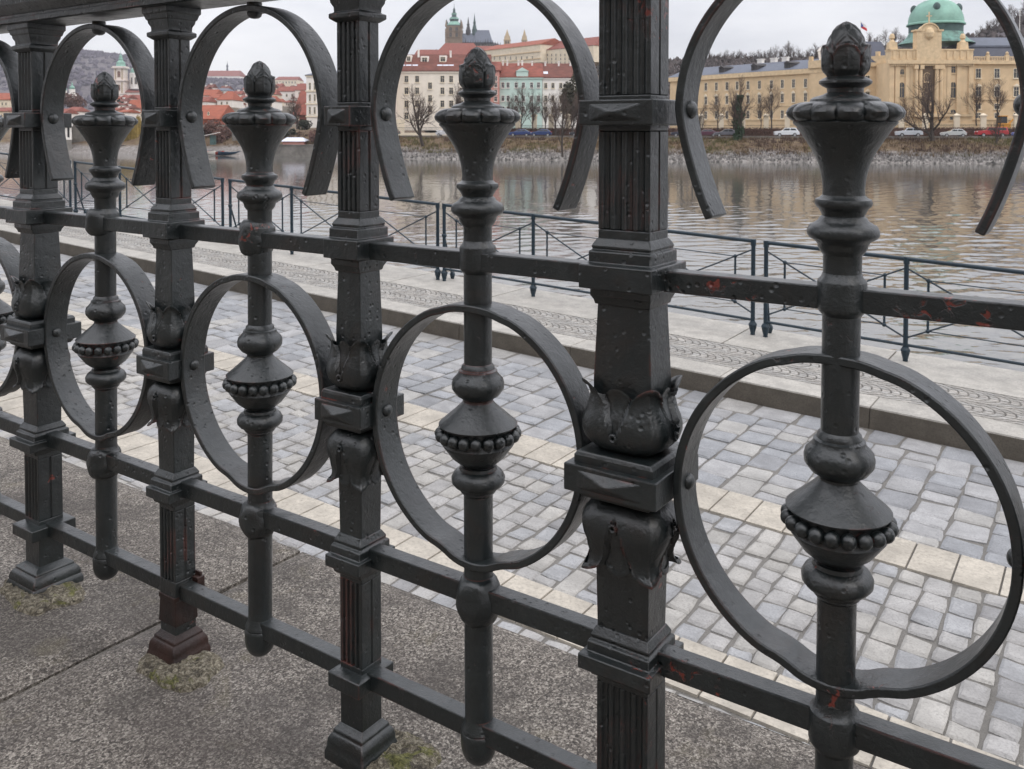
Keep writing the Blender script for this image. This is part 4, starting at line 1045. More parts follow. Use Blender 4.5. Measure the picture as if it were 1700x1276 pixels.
def window(par, u, z, w, h, arch=False, y=0.0, pane=None, fr=None, hood=False):
    """frame, glazing bars and panes; origin at the middle of the opening on the wall face"""
    key = (round(w, 2), round(h, 2), arch, pane, fr, hood)
    if key not in wcache:
        mb = MB(); t = 0.11 * max(0.8, w); n = 9
        if arch:
            ins = [(-w / 2, -h / 2), (w / 2, -h / 2)] + [(w / 2 * math.cos(PI * i / n), h / 2 - w / 2 + w / 2 * math.sin(PI * i / n)) for i in range(n + 1)]
        else: ins = [(-w / 2, -h / 2), (w / 2, -h / 2), (w / 2, h / 2), (-w / 2, h / 2)]
        k = (w + 2 * t) / w; kz = (h + 2 * t) / h
        N = len(ins)
        vs = [(x * k, 0.02, q * kz) for x, q in ins] + [(x * k, -0.08, q * kz) for x, q in ins] + [(x, -0.08, q) for x, q in ins] + [(x, -0.012, q) for x, q in ins]
        fs = []
        for r in range(3):
            for i in range(N): fs.append((r * N + i, r * N + (i + 1) % N, (r + 1) * N + (i + 1) % N, (r + 1) * N + i))
        mb.add(vs, fs, 0); mb.add([(x, -0.012, q) for x, q in ins], [tuple(range(N))], 1)
        b = 0.05 * max(0.7, w)
        mb.box(-b / 2, b / 2, -0.05, -0.014, -h / 2, h / 2, 0); mb.box(-w / 2, w / 2, -0.048, -0.014, h * 0.14, h * 0.14 + b, 0)
        mb.box(-w * .5 - 2 * t, w * .5 + 2 * t, -0.22, -0.082, -h / 2 - t - 0.10, -h / 2 - t + 0.02, 0)
        if hood: mb.add([(-w * .5 - 2 * t, -0.30, h / 2 + t * 1.5), (w * .5 + 2 * t, -0.30, h / 2 + t * 1.5), (0, -0.30, h / 2 + t + .62), (-w * .5 - 2 * t, 0.01, h / 2 + t * 1.5), (w * .5 + 2 * t, 0.01, h / 2 + t * 1.5), (0, 0.01, h / 2 + t + .62)], [(0, 1, 2), (0, 2, 5, 3), (1, 4, 5, 2), (0, 3, 4, 1)], 0)
        me = bpy.data.meshes.new("window"); me.from_pydata(mb.v, [], mb.f); me.materials.append(M[fr or 'wframe']); me.materials.append(M[pane or 'glass']); me.polygons.foreach_set("material_index", mb.m)
        wcache[key] = me
    o = bpy.data.objects.new("window", wcache[key]); COL.objects.link(o); o.parent = par; o.location = (u, y, z); return o
class Bld:
    """a building whose front runs between two plan points; local x along the front, y into the depth, z up"""
    def __init__(s, name, label, cat, xa, Ya, xb, Yb, zb, group=None):
        s.pa = A(xa, 217, Ya); s.pb = A(xb, 217, Yb); d = (s.pb - s.pa); s.L = math.hypot(d.x, d.y); s.d = Vector((d.x, d.y)).normalized()
        s.o = empty(name, (s.pa.x, s.pa.y, 0), math.atan2(d.y, d.x)); tag(s.o, label, cat, group); s.zb = zb
    def uz(s, x, y):
        p = onplan(x, y, s.pa, s.d); return ((p.x - s.pa.x) * s.d.x + (p.y - s.pa.y) * s.d.y, p.z)
    def part(s, name, mb, m, smooth=None): return mb.build(name, m if isinstance(m, list) else M[m], s.o, smooth)
    def wall(s, ze, dp, m, u0=0, u1=None, y0=0.0, name="wall"):
        mb = MB(); mb.box(u0, s.L if u1 is None else u1, y0, y0 + dp, s.zb, ze); return s.part(name, mb, m)
    def roof(s, ze, zr, dp, m, u0=0, u1=None, hip=0.0, ov=0.35, y0=0.0, name="roof"):
        u1 = s.L if u1 is None else u1; mb = MB()
        vs = [(u0 - ov, y0 - ov, ze), (u1 + ov, y0 - ov, ze), (u1 + ov, y0 + dp + ov, ze), (u0 - ov, y0 + dp + ov, ze), (u0 - ov + hip, y0 + dp / 2, zr), (u1 + ov - hip, y0 + dp / 2, zr)]
        b = 0.18; vs += [(x, y, z - b) for x, y, z in vs[:4]]
        mb.add(vs, [(0, 1, 5, 4), (2, 3, 4, 5), (1, 2, 5), (3, 0, 4), (6, 7, 1, 0), (7, 8, 2, 1), (8, 9, 3, 2), (9, 6, 0, 3), (9, 8, 7, 6)]); return s.part(name, mb, m)
    def win(s, x, y, wpx, hpx, Y, **k):
        u, z = s.uz(x, y); return window(s.o, u, z, wpx * Y / F, hpx * Y / F, **k)
    def cornice(s, z, h, pr, m, u0=0, u1=None, y0=0.0):
        mb = MB(); u1 = s.L if u1 is None else u1; mb.box(u0 - pr, u1 + pr, y0 - pr, y0 - 0.003, z, z + h); return s.part("cornice", mb, m)
def zat(y, Y): return A(850, y, Y).z
# --- the government palace: long left wing, domed pavilion, right wing
B = Bld("government_palace", "long ochre government palace with slate roofs and a green copper dome", "palace", 1112, 235, 1480, 185, STZ)
ze = zat(108.5, 185); S = B.o
B.wall(ze, 14, 'straka'); B.roof(ze + 0.5, ze + 3.1, 14, 'slate', ov=0.5)
B.cornice(ze - 0.6, 1.05, 0.55, 'strakatrim'); B.cornice(B.uz(1300, 176)[1], 0.30, 0.16, 'strakatrim'); B.cornice(B.uz(1300, 199)[1], 0.35, 0.2, 'strakatrim')
for x, k in zip((1126, 1134, 1142, 1155, 1172, 1189.5, 1207, 1224, 1242, 1261, 1281, 1299, 1317.5, 1337.5, 1358, 1379, 1400), range(99)):
    Y = 224 - (x - 1140) * 39 / 340.0; t = (x - 1155) / 183.0
    for j, (ya, yb, hh) in enumerate(((144.5, 137.5, 12.5), (167.5, 161.5, 12.5), (191, 189, 12))):
        B.win(x, ya + (yb - ya) * t, 5.4 if x > 1150 else 3.6, hh + t, Y, hood=(j == 1))
for x in (1193, 1247, 1302):                      # dormers
    u, z = B.uz(x, 120); mb = MB(); mb.box(u - 0.8, u + 0.8, 1.0, 4.5, ze + 0.9, ze + 2.1); mb.add([(u - .95, .8, ze + 2.1), (u + .95, .8, ze + 2.1), (u, .8, ze + 2.65), (u - .95, 5.2, ze + 2.1), (u + .95, 5.2, ze + 2.1), (u, 5.2, ze + 2.65)], [(0, 1, 2), (0, 2, 5, 3), (1, 4, 5, 2)])
    d = B.part("dormer", mb, 'blackstone'); window(d, u, ze + 1.5, 0.6, 0.75, y=1.0, fr='blackstone')
for x in (1227, 1249, 1268):
    u, z = B.uz(x, 120); mb = MB(); mb.box(u - 0.7, u + 0.7, 7.4, 8.4, ze + 2.4, ze + 4.0); mb.box(u - 0.8, u + 0.8, 7.25, 8.55, ze + 4.0, ze + 4.2); B.part("chimney", mb, 'white')
u, _ = B.uz(1216, 120); mb = MB(); mb.box(u - .12, u + .12, -0.6, 7.2, ze + 0.9, ze + 0.95)
# seam in the slate and the raised end bay
u1, _ = B.uz(1346, 120)
mb = MB(); mb.box(u1, B.L - 0.01, -0.45, 0.0, STZ, ze - 0.62); B.part("end_bay", mb, 'straka')
mb = MB(); mb.box(u1, B.L - 0.02, -0.95, 1.5, ze + 0.455, ze + 2.1)
for k in range(6): mb.box(u1 + 0.2 + k * 3.2, u1 + 0.9 + k * 3.2, -1.0, -0.3, ze + 2.1, ze + 3.0)
B.part("parapet", mb, 'strakatrim')
uc, _ = B.uz(1357, 90); mb = MB(); mb.frustum((0.7, 0.5), ze + 2.1, (1.0, 0.7), ze + 4.3, 0, (uc, 2.2)); mb.frustum((1.2, 0.8), ze + 4.3, (0.6, 0.4), ze + 5.2, 0, (uc, 2.2)); B.part("chimney", mb, 'white')
# pavilion: its own frame inside the same palace
def sub(xa, xb, Y):
    q = Bld.__new__(Bld); q.pa = A(xa, 217, Y); q.pb = A(xb, 217, Y); q.L = q.pb.x - q.pa.x; q.d = Vector((1, 0)); q.zb = STZ
    q.o = S; q.off = Matrix.Rotation(-S.rotation_euler.z, 4, 'Z') @ Matrix.Translation(q.pa - Vector((S.location.x, S.location.y, 0)) - Vector((0, 0, q.pa.z)))
    def part(name, mb, m, smooth=None):
        mb.v = [tuple(q.off @ Vector(v)) for v in mb.v]; return mb.build(name, M[m], S, smooth)
    q.part = part
    def win(x, y, w, h, Yn, **k):
        u, z = q.uz(x, y); o = window(S, 0, 0, w * Y / F, h * Y / F, **k); o.location = q.off @ Vector((u, k.get('y', 0.0), z)); o.rotation_euler = (0, 0, -S.rotation_euler.z); return o
    q.win = win; return q
YP = 180.0; V = sub(1476, 1614, YP); zc = zat(103, YP); za = zat(70, YP)
V.wall(zc, 16, 'straka', name="pavilion"); V.cornice(zc - 0.35, 0.8, 0.75, 'strakatrim')
mb = MB()
for k in range(46): mb.box(0.1 + k * 0.355, 0.28 + k * 0.355, -0.62, -0.02, zc - 0.75, zc - 0.36)
V.part("dentils", mb, 'strakatrim')
mb = MB(); mb.box(0.1, V.L - 0.1, -0.15, 2.5, zc + 0.46, zc + 2.3); mb.box(0, V.L, -0.3, 2.6, zc + 2.3, zc + 2.6)
for k in range(12): mb.box(0.5 + k * 1.32, 1.0 + k * 1.32, -0.32, 0.0, zc + 0.6, zc + 2.2)
for x in (1484, 1602):
    u, _ = V.uz(x, 60); mb.frustum((0.85, 0.8), zc + 2.6, (0.7, 0.7), zc + 4.0, 0, (u, 0.9)); mb.lathe([(0.0, .25), (-.3, .45), (-.9, .55), (-1.2, .3), (-1.6, .6), (-1.8, .6)], 10, c=(u, 0.9, zc + 5.7))
V.part("attic", mb, 'strakatrim')
u0, _ = V.uz(1520, 60); u1, _ = V.uz(1561, 60); um = (u0 + u1) / 2; wd = (u1 - u0) / 2; zp = zat(52, YP)
mb = MB(); mb.box(u0, u1, -0.6, 1.2, zc + 0.47, zp); mb.box(u0 - .35, u0 + .9, -0.75, 1.3, zp, zp + .35); mb.box(u1 - .9, u1 + .35, -0.75, 1.3, zp, zp + .35)
n = 12; r = wd * 0.66; vs = [(um + r * math.cos(PI * i / n), -0.68, zp + r * 0.85 * math.sin(PI * i / n)) for i in range(n + 1)]; vs += [(x, 1.2, z) for x, _, z in vs]
mb.add(vs, [tuple(range(n + 1))[::-1]] + [(i, i + 1, n + 2 + i, n + 1 + i) for i in range(n)] + [tuple(range(n + 1, 2 * n + 2))])
r2 = r * 1.12
for i in range(n): mb.tube((um + r2 * math.cos(PI * i / n), -0.75, zp + r2 * .85 * math.sin(PI * i / n)), (um + r2 * math.cos(PI * (i + 1) / n), -0.75, zp + r2 * .85 * math.sin(PI * (i + 1) / n)), .16, .16, 5)
mb.lathe([(1.1, .15), (.5, .8), (-.2, 1.05), (-1.0, .9), (-1.7, .25)], 16, c=(um, -0.35, zp - 0.1)); mb.box(um - .1, um + .1, -.5, -.3, zp + r, zp + r + 2.2); mb.box(um - .5, um + .5, -.5, -.3, zp + r + 1.3, zp + r + 1.5)
V.part("pediment", mb, 'strakatrim')
xd, Yd = 1551, 190.0; ud = A(xd, 217, Yd).x - V.pa.x; yd = Yd - YP; rd = 42.5 * Yd / F; zd = zat(38, Yd)
def ribs(a, z, r): return r * (1 + 0.018 * (abs(math.cos(4 * a)) ** 14))
mb = MB(); pr = [(zd + rd * 0.92 * math.sin(PI / 2 * i / 12), max(0.7, rd * math.cos(PI / 2 * i / 12) ** 0.85)) for i in range(12, -1, -1)] + [(zd - .25, rd * 1.06), (zd - .5, rd * 1.06)]
mb.lathe(pr, 48, c=(ud, yd, 0), fr=ribs); V.part("dome", mb, 'copper', 40)
mb = MB(); mb.lathe([(zd - .45, rd * 1.03), (zd - .7, rd * .98), (zd - 2.1, rd * .97)], 48, c=(ud, yd, 0)); V.part("drum", mb, 'copperdark', 40)
mb = MB(); mb.lathe([(zd - 2.05, rd * .97), (zd - 2.8, rd * 1.04), (zd - 3.6, rd * 1.18), (zd - 4.3, rd * 1.38), (zd - 4.4, rd * 1.4)], 48, c=(ud, yd, 0)); V.part("dome_skirt", mb, 'copperold', 40)
mb = MB(); mb.lathe([(3.0, .4), (2.0, .9), (1.8, 1.3), (.2, 1.1), (0, 1.4)], 16, c=(ud, yd, zd + rd * 0.97)); V.part("lantern", mb, 'copperdark', 40)
for a in (-PI / 2 - .40, -PI / 2 - .40 + 1.38, -PI / 2 - .40 - 1.38):
    cx_, cy_ = ud + rd * .80 * math.cos(a), yd + rd * .80 * math.sin(a); zz = zd + rd * .52
    mb = MB(); mb.ball((cx_, cy_, zz), 0.72, 12, 8, sz=1.4); V.part("round_dormer", mb, 'copperdark', 50)
# columns before a flat dark panel that paints the shade of a recess
u0, _ = V.uz(1517, 150); u1, _ = V.uz(1562, 150); mb = MB(); zt, zl = zat(108, YP), zat(188, YP)
mb.box(u0, u1, -0.03, 0.02, zl, zt); V.part("recess_shade", mb, 'sandstone')
mb = MB()
for x in (1519, 1526, 1553, 1560):
    u, _ = V.uz(x, 150); mb.tube((u, -0.5, zl), (u, -0.5, zt - .8), 0.42, 0.36, 12); mb.box(u - .55, u + .55, -1.0, -0.04, zt - .8, zt)
mb.box(u0 - .3, u1 + .3, -1.1, -0.05, zl - .7, zl); V.part("columns", mb, 'straka', 40)
for x in (1479.5, 1489, 1506, 1513, 1567, 1574, 1591, 1611):
    u, _ = V.uz(x, 150); mb = MB(); mb.box(u - .45, u + .45, -0.28, 0.0, zl, zt); V.part("pilaster", mb, 'straka')
mb = MB(); mb.box(-.1, V.L + .1, -.3, -.003, zl - .6, zl - .1); mb.box(-.2, V.L + .2, -.35, -.003, zat(212, YP), zat(204, YP)); V.part("cornice", mb, 'strakatrim')
for x, y, w_, h_, a in ((1497.5, 119, 6.5, 9, True), (1582.5, 115.5, 7, 10, False), (1497, 149, 8.5, 25, True), (1582, 149, 9.5, 26, True), (1539, 128, 9, 14, True), (1539, 158, 11, 28, True), (1582, 190, 10, 17, True), (1497, 190, 9, 17, True), (1539, 196, 11, 14, True)):
    V.win(x, y, w_, h_, YP, arch=a, fr='strakatrim')
Wg = sub(1614, 1790, 183.0); zw = zat(103, 183.0)
Wg.wall(zw, 14, 'straka', name="right_wing"); Wg.cornice(zw - .4, .7, .6, 'strakatrim'); Wg.cornice(zat(166, 183), .35, .2, 'strakatrim'); Wg.cornice(zat(199, 183), .4, .25, 'strakatrim')
mb = MB(); mb.box(0, Wg.L, -.3, -.05, zw + .95, zw + 1.15)
for k in range(64): mb.box(.05 + k * .33, .19 + k * .33, -.28, -.1, zw + .3, zw + .95)
for x in (1639, 1671, 1703, 1735):
    u, _ = Wg.uz(x, 95); mb.box(u - .35, u + .35, -.4, .1, zw + .3, zw + 1.5); mb.ball((u, -.15, zw + 1.8), .32, 8, 6)
Wg.part("balustrade", mb, 'strakatrim')
z1, z2 = zat(76, 186), zat(62, 190); mb = MB(); L = Wg.L
mb.add([(0, .3, zw), (L, .3, zw), (L, 2.6, z1), (0, 2.6, z1), (L, 11, z1), (0, 11, z1), (0, 13.7, zw), (L, 13.7, zw)], [(0, 1, 2, 3), (5, 4, 7, 6), (3, 2, 4, 5), (1, 7, 4, 2), (0, 3, 5, 6)]); Wg.part("mansard", mb, 'slatedark')
mb = MB(); mb.add([(-.1, 2.2, z1 + .05), (L, 2.2, z1 + .05), (L, 7, z2), (-.1, 7, z2), (L, 11.4, z1 + .05), (-.1, 11.4, z1 + .05), (-.1, 2.2, z1 - .35), (L, 2.2, z1 - .35)], [(0, 1, 2, 3), (3, 2, 4, 5), (6, 7, 1, 0), (0, 3, 5)]); Wg.part("roof", mb, 'slate')
for x in (1624, 1655, 1687, 1718):
    Wg.win(x, 121.5, 8, 15, 183); Wg.win(x, 152, 8, 15, 183, hood=True); Wg.win(x, 176.5, 8, 8, 183); Wg.win(x, 192, 8, 9, 183)
Wm = sub(1425, 1476, 187.0); zm = zat(107, 187)
Wm.wall(zm, 10, 'straka', name="middle_wing"); Wm.cornice(zm - .4, .8, .5, 'strakatrim'); Wm.roof(zm + .4, zm + 5.2, 10, 'slatedark', ov=.2)
for x in (1440, 1468):
    Wm.win(x, 132, 7, 13, 187); Wm.win(x, 160, 7, 14, 187, hood=True); Wm.win(x, 188, 7, 12, 187)
# flag and mast on the roof
def flagpole(px, yb, yt, Y, label, flag=True):
    b = A(px, yb, Y); h = (yb - yt) * Y / F; r = empty("flagpole", b); tag(r, label, "flagpole")
    mb = MB(); mb.tube((0, 0, -.5), (0, 0, h), .09, .05, 8); mb.ball((0, 0, h), .14, 8, 6); mb.build("pole", M['white'], r, 40)
    if flag:
        wv = lambda x: .14 * math.sin(x * 3.2); n = 8; w_, hh = 1.6, 1.15
        for nm, mat, poly in (("flag", None, None),):
            mb = MB()
            for i in range(n):
                x0, x1 = w_ * i / n, w_ * (i + 1) / n; dz = -.55
                for j, (a, c, mi) in enumerate(((0, .5, 1), (.5, 1, 0))):
                    vs = [(x0 * .8, wv(x0), h - hh + hh * a + dz * x0), (x1 * .8, wv(x1), h - hh + hh * a + dz * x1), (x1 * .8, wv(x1), h - hh + hh * c + dz * x1), (x0 * .8, wv(x0), h - hh + hh * c + dz * x0)]
                    mb.add(vs, [(0, 1, 2, 3)], mi)
            mb.add([(0, -.03, h - hh), (w_ * .38, wv(w_ * .45) - .05, h - hh / 2 - .42), (0, -.03, h)], [(0, 1, 2)], 2)
            mb.add([(0, .03, h - hh), (w_ * .38, wv(w_ * .45) + .05, h - hh / 2 - .42), (0, .03, h)], [(2, 1, 0)], 2)
            o = mb.build("flag", [simple("flag_white", (.8, .8, .8)), simple("flag_red", (.6, .03, .04)), simple("flag_blue", (.03, .06, .3))], r)
            o.modifiers.new("thick", 'SOLIDIFY').thickness = .02
flagpole(1428.5, 78, 36, 192, "white, red and blue flag on a pole behind the finial of the large vase")
flagpole(1692.5, 62, 18, 192, "bare white mast on the slate roof at the right edge", False)

# --- houses
def house(name, label, cat, x0, x1, ye, yr, yb, Y, dp, wall, roof, hip=0.0, wins=(), wsz=(4, 8), chim=(), group=None, Yb=None, corn=None, **wk):
    b = Bld(name, label, cat, x0, Y, x1, Yb or Y, zat(yb, Y), group); ze = zat(ye, Y); zr = zat(yr, Y + dp / 2)
    w_ = b.wall(ze, dp, wall); rf = b.roof(ze, zr, dp, roof, hip=hip * b.L)
    if corn: b.cornice(ze - .5, .48, .25, corn)
    for x, y in wins: b.win(x, y, wsz[0], wsz[1], Y, **wk)
    for x, yt in chim:
        u, _ = b.uz(x, yt); zt = zat(yt, Y + dp * .45); mb = MB(); cw = 3.0 * Y / F / 2; mb.box(u - cw, u + cw, dp * .4, dp * .4 + cw * 2.2, ze, zt); mb.box(u - cw * 1.2, u + cw * 1.2, dp * .4 - .1, dp * .4 + cw * 2.4, zt, zt + .25)
        c = mb.build("chimney", M['white'], rf)
    return b
gr = [(x, y) for x in (674.8, 692.5, 734.5, 749, 766, 784) for y in (131, 150.5, 172, 192)] + [(714, y) for y in (142, 163, 181)]
ap = house("apartment_house", "pale cream apartment house with red roof and white skylights behind the leaning tree", "house", 655, 812, 117, 90, 216, 212, 16, 'apt', 'brownroof', wins=gr, wsz=(6, 10.5), chim=((690, 84), (745, 86)), corn='apt')
zE, zR = zat(117, 212), zat(90, 220)
def on_roof(bd, x, y, w_, h_, Y, dp, ye, yr, name, mat, lift=0.12, up=0.0):
    """flat glazing on the front slope of the roof"""
    ze, zr = zat(ye, Y), zat(yr, Y + dp / 2); 
    p = ray(x, y); lo, hi = 0.0, dp / 2
    for _ in range(40):
        m_ = (lo + hi) / 2; z = ze + (zr - ze) * m_ / (dp / 2)
        if (p * ((Y + m_) / p.y)).z > z: lo = m_
        else: hi = m_
    v = lo; u = (p * ((Y + v) / p.y)).x - bd.pa.x; sl = Vector((0, dp / 2, zr - ze)).normalized(); nr = Vector((0, -sl.z, sl.y)); c = Vector((u, v, ze + (zr - ze) * v / (dp / 2)))
    hw = w_ * Y / F / 2; hl = h_ * Y / F / 2 / max(.3, sl.z); mb = MB(); vs = []
    for q in (0, lift):
        for a, b_ in ((-1, -1), (1, -1), (1, 1), (-1, 1)): vs.append(c + Vector((a * hw, 0, 0)) + sl * (b_ * hl) + nr * q)
    mb.add(vs, [(4, 5, 6, 7), (0, 1, 5, 4), (1, 2, 6, 5), (2, 3, 7, 6), (3, 0, 4, 7)]); return mb.build(name, M[mat], bd.o)
for x, w_ in ((668, 8), (678, 9), (689, 9), (730, 9), (740, 9), (749, 8)): on_roof(ap, x, 110.5, w_, 6.5, 212, 16, 117, 90, "skylight", 'skylight')
for x, y, w_ in ((675, 97, 9), (702, 99, 13), (733, 98, 12)):
    u, _ = ap.uz(x, y); z = zat(y, 216); mb = MB(); hw = w_ * 216 / F / 2; mb.box(u - hw, u + hw, 4.2, 7.5, z - .8, z + .9); d = mb.build("dormer", M['white'], ap.o); window(d, u, z, hw * 1.2, 1.0, y=4.2)
gh = house("gable_house", "plain pale pink house left of the cream apartment house", "house", 608, 653, 124, 106, 216, 206, 14, 'pinkish', 'redroof', wins=[(618, 150), (618, 175)], wsz=(5, 9))
mb = MB(); z0 = STZ; mb.box(0.5, 9.0, -3.2, -2.8, z0, zat(198, 203)); gh.part("yard_wall", mb, 'cream')
house("rose_house", "narrow rose house with white trimmed windows left of the mint house", "house", 812, 829, 116, 102, 216, 214, 14, 'pink', 'redroof', wins=[(823, y) for y in (130, 141, 152.5, 164)], wsz=(4.4, 7.5), fr='pinkish')
mw = [(x, y) for x in (835, 843.5, 857, 869, 882.5, 894) for y in (141, 163, 181)]
mh = house("mint_house", "mint green house with a red roof and white chimneys below the castle", "house", 829.5, 900, 127, 104.5, 216, 216, 16, 'mint', 'redroof', wins=mw, wsz=(4.4, 8.5), chim=((834.5, 102), (842, 101.5), (861, 102), (867.5, 102), (884.5, 103)), corn='mint', fr='white')
u, _ = mh.uz(867, 120); zt = zat(118, 216); mb = MB(); mb.box(u - 1.4, u + 1.4, -.25, 3.5, zat(128, 216), zt); mb.add([(u - 1.6, -.4, zt), (u + 1.6, -.4, zt), (u, -.4, zt + .9), (u - 1.6, 5, zt), (u + 1.6, 5, zt), (u, 5, zt + .9)], [(0, 1, 2), (0, 2, 5, 3), (1, 4, 5, 2)]); mh.part("gable_dormer", mb, 'mint')
wh = house("white_house", "white house with brown-red roof and one skylight, right of the mint house", "house", 900.5, 990, 128, 105, 216, 216.5, 16, 'white', 'brownroof', wins=[(x, y) for x in (906, 918, 931, 945, 958, 972) for y in (142, 163, 181)], wsz=(4.4, 8.5), chim=((907, 104), (930, 103), (950, 104)), corn='white')
on_roof(wh, 905, 121, 9, 4.5, 216.5, 16, 128, 105, "skylight", 'skylight')
wt = house("white_tall_house", "tall white classical house with three rows of windows on the left bank", "house", 509, 575, 124, 117, 214, 252, 18, 'white', 'slate', hip=.3, wins=[(x, y) for x in (514.5, 522.5, 531.5, 541, 551, 561) for y in (143, 162, 183)], wsz=(2.6, 11), corn='wframe')
for y in (152, 173, 194): wt.cornice(zat(y, 252), .35, .25, 'wframe')
# old town below the castle: every roof its own house
OLD = [("house", "orange tiled house with a huge steep roof behind the left bank thicket", 312, 363, 197, 174, 206, 300, 24, 'orangeroof', 'orangeroof', .06, [(330, 186), (346, 188)]),
 ("house", "low orange roofed house above the huge orange roof, first from the left", 326, 358, 158, 148, 170, 430, 16, 'white', 'orangeroof', .1, [(332, 164), (342, 164), (352, 164)]),
 ("house", "house with an orange hipped roof left of the second vase finial", 361, 386, 165, 151, 178, 380, 16, 'white', 'orangeroof', .35, [(368, 171), (377, 171)]),
 ("house", "narrow white house between the orange hipped roof and the low orange roof", 345, 362, 162, 156, 178, 385, 12, 'white', 'orangeroof', .2, [(350, 168), (356, 168)]),
 ("house", "small red roofed house in front of the low orange roof", 327, 345, 168, 160, 178, 370, 12, 'white', 'redroof', .15, [(333, 172)]),
 ("house", "white house with hardly any roof below the hilltop monastery", 356, 379, 150, 146, 160, 520, 12, 'white', 'slate', .2, [(362, 154), (370, 154)]),
 ("house", "orange roofed house just right of the second finial collar", 436, 455, 167, 159, 182, 380, 14, 'white', 'orangeroof', .2, [(444, 173), (450, 173)]),
 ("house", "small red gabled house below the grey dome", 444, 458, 156, 148, 168, 460, 12, 'cream', 'redroof', .2, [(450, 161)]),
 ("house", "white house under the long cream hilltop palace", 458, 491, 151, 143, 170, 480, 14, 'white', 'redroof', .1, [(466, 158), (476, 158), (485, 158)]),
 ("house", "red roofed house in front of the white classical house", 490, 517, 149, 138, 165, 470, 16, 'pinkish', 'redroof', .15, [(497, 155), (507, 155)]),
 ("house", "brick red house whose tall roof touches the white classical house", 488, 510, 190, 150, 205, 290, 20, 'brownroof', 'redroof', .05, [(495, 196)]),
 ("house", "orange gabled house under the green church dome", 206, 242, 184, 165, 205, 420, 18, 'cream', 'orangeroof', .0, [(216, 189), (226, 191), (235, 191)]),
 ("house", "dark red roofed house directly below the church dome", 203, 242, 167, 157, 175, 520, 14, 'cream', 'redroof', .05, []),
 ("house", "small orange house left of the bell tower foot", 174, 190, 172, 162, 184, 430, 12, 'white', 'orangeroof', .15, [(181, 177)]),
 ("house", "white low house at the left edge of the first arch", 92, 106, 187, 180, 205, 360, 12, 'white', 'redroof', .1, [(98, 193)]),
 ("house", "white gabled house under the thicket behind the first vase", 106, 128, 184, 177, 203, 380, 12, 'white', 'redroof', .2, [(113, 190), (121, 190)]),
 ("house", "orange roofed house at the left edge of the picture", -16, 14, 165, 154, 190, 420, 16, 'cream', 'orangeroof', .1, [(4, 172), (10, 172)]),
 ("house", "yellowish house under the orange roof at the left edge", -14, 12, 184, 178, 208, 330, 12, 'cream', 'redroof', .1, [(3, 192), (9, 192)]),
 ("house", "red roofed house right of the second arch, below the far palace", 640, 662, 104, 95, 116, 520, 16, 'white', 'redroof', .1, []),
 ("castle_house", "long red roofed castle range left of the cathedral tower", 686, 730, 95, 82, 108, 700, 26, 'white', 'redroof', .12, [(696, 99), (708, 99), (720, 99)]),
 ("castle_house", "steep red roof of the castle range in front of the cathedral tower", 722, 800, 90, 71, 108, 690, 34, 'white', 'redroof', .2, [(740, 96), (758, 96), (776, 96)]),
 ("castle_house", "red roofed range at the foot of the cathedral apse", 786, 850, 84, 76, 104, 670, 24, 'cream', 'redroof', .1, [(810, 92), (826, 92), (840, 92)])]
for nm, lb, x0, x1, ye, yr, yb, Y, dp, wl, rf, hp, ws in OLD:
    house(nm, lb, "house", x0, x1, ye, yr, yb, Y, dp, wl, rf, hip=hp, wins=ws, wsz=(2.4, 4.4))
rg = random.Random(77)
spots = []
for i in range(400):
    px = rg.uniform(322, 508) if i % 4 else rg.uniform(170, 208); y = rg.uniform(142, 172) if i % 4 else rg.uniform(160, 186)
    if any(abs(px - a) < 9 and abs(y - b) < 5 for a, b in spots): continue
    spots.append((px, y))
    if len(spots) >= 46: break
for px, y in spots:
    w_ = rg.uniform(9, 15); Y = 640 - (y - 140) * 7.5; rh = rg.uniform(3, 5.5)
    house("old_town_house", "small red roofed house in the crowd of old town houses on the left", "house", px - w_ / 2, px + w_ / 2, y, y - rh, y + rg.uniform(7, 11), Y, rg.uniform(9, 13), rg.choice(('white', 'white', 'cream', 'pinkish')), rg.choice(('redroof', 'redroof', 'orangeroof', 'brownroof')), hip=rg.choice((0, .05, .2)), wins=[(px - w_ * .25, y + 3.6), (px + w_ * .2, y + 3.6)], wsz=(1.7, 2.8), chim=((px + rg.uniform(-3, 3), y - rh - 1),), group="old town houses on the left")
hp_ = house("palace", "long cream palace with an orange roof on the hill below the twin pale spires", "palace", 800, 897, 84, 76, 112, 640, 24, 'cream', 'orangeroof', wins=[(x, 96) for x in range(812, 892, 9)], wsz=(2.6, 5), Yb=590, corn='strakatrim')
for y in (92, 103): hp_.cornice(zat(y, 620), .6, .4, 'strakatrim')
house("palace", "cream palace block with dark red roof at the right end of the castle hill", "palace", 893, 985, 84, 70, 110, 600, 26, 'cream', 'redroof', hip=.12, wins=[(x, y) for x in (902, 909, 916, 923, 931, 938, 945, 953, 961) for y in (91, 97.5, 104)], wsz=(2.3, 4), chim=((915, 67), (928, 66)), Yb=560)
house("monastery", "white hilltop monastery with a red roof on the skyline", "monastery", 336, 398, 126, 117, 136, 1850, 60, 'white', 'redroof', hip=.08, wins=[(x, 131) for x in range(342, 396, 6)], wsz=(1.6, 2.6))
house("palace", "long cream hilltop palace with a flat red roof right of the second finial", "palace", 456, 494, 132, 127, 146, 1300, 40, 'cream', 'redroof', hip=.05, wins=[(x, 136.5) for x in range(460, 493, 5)], wsz=(1.6, 3))
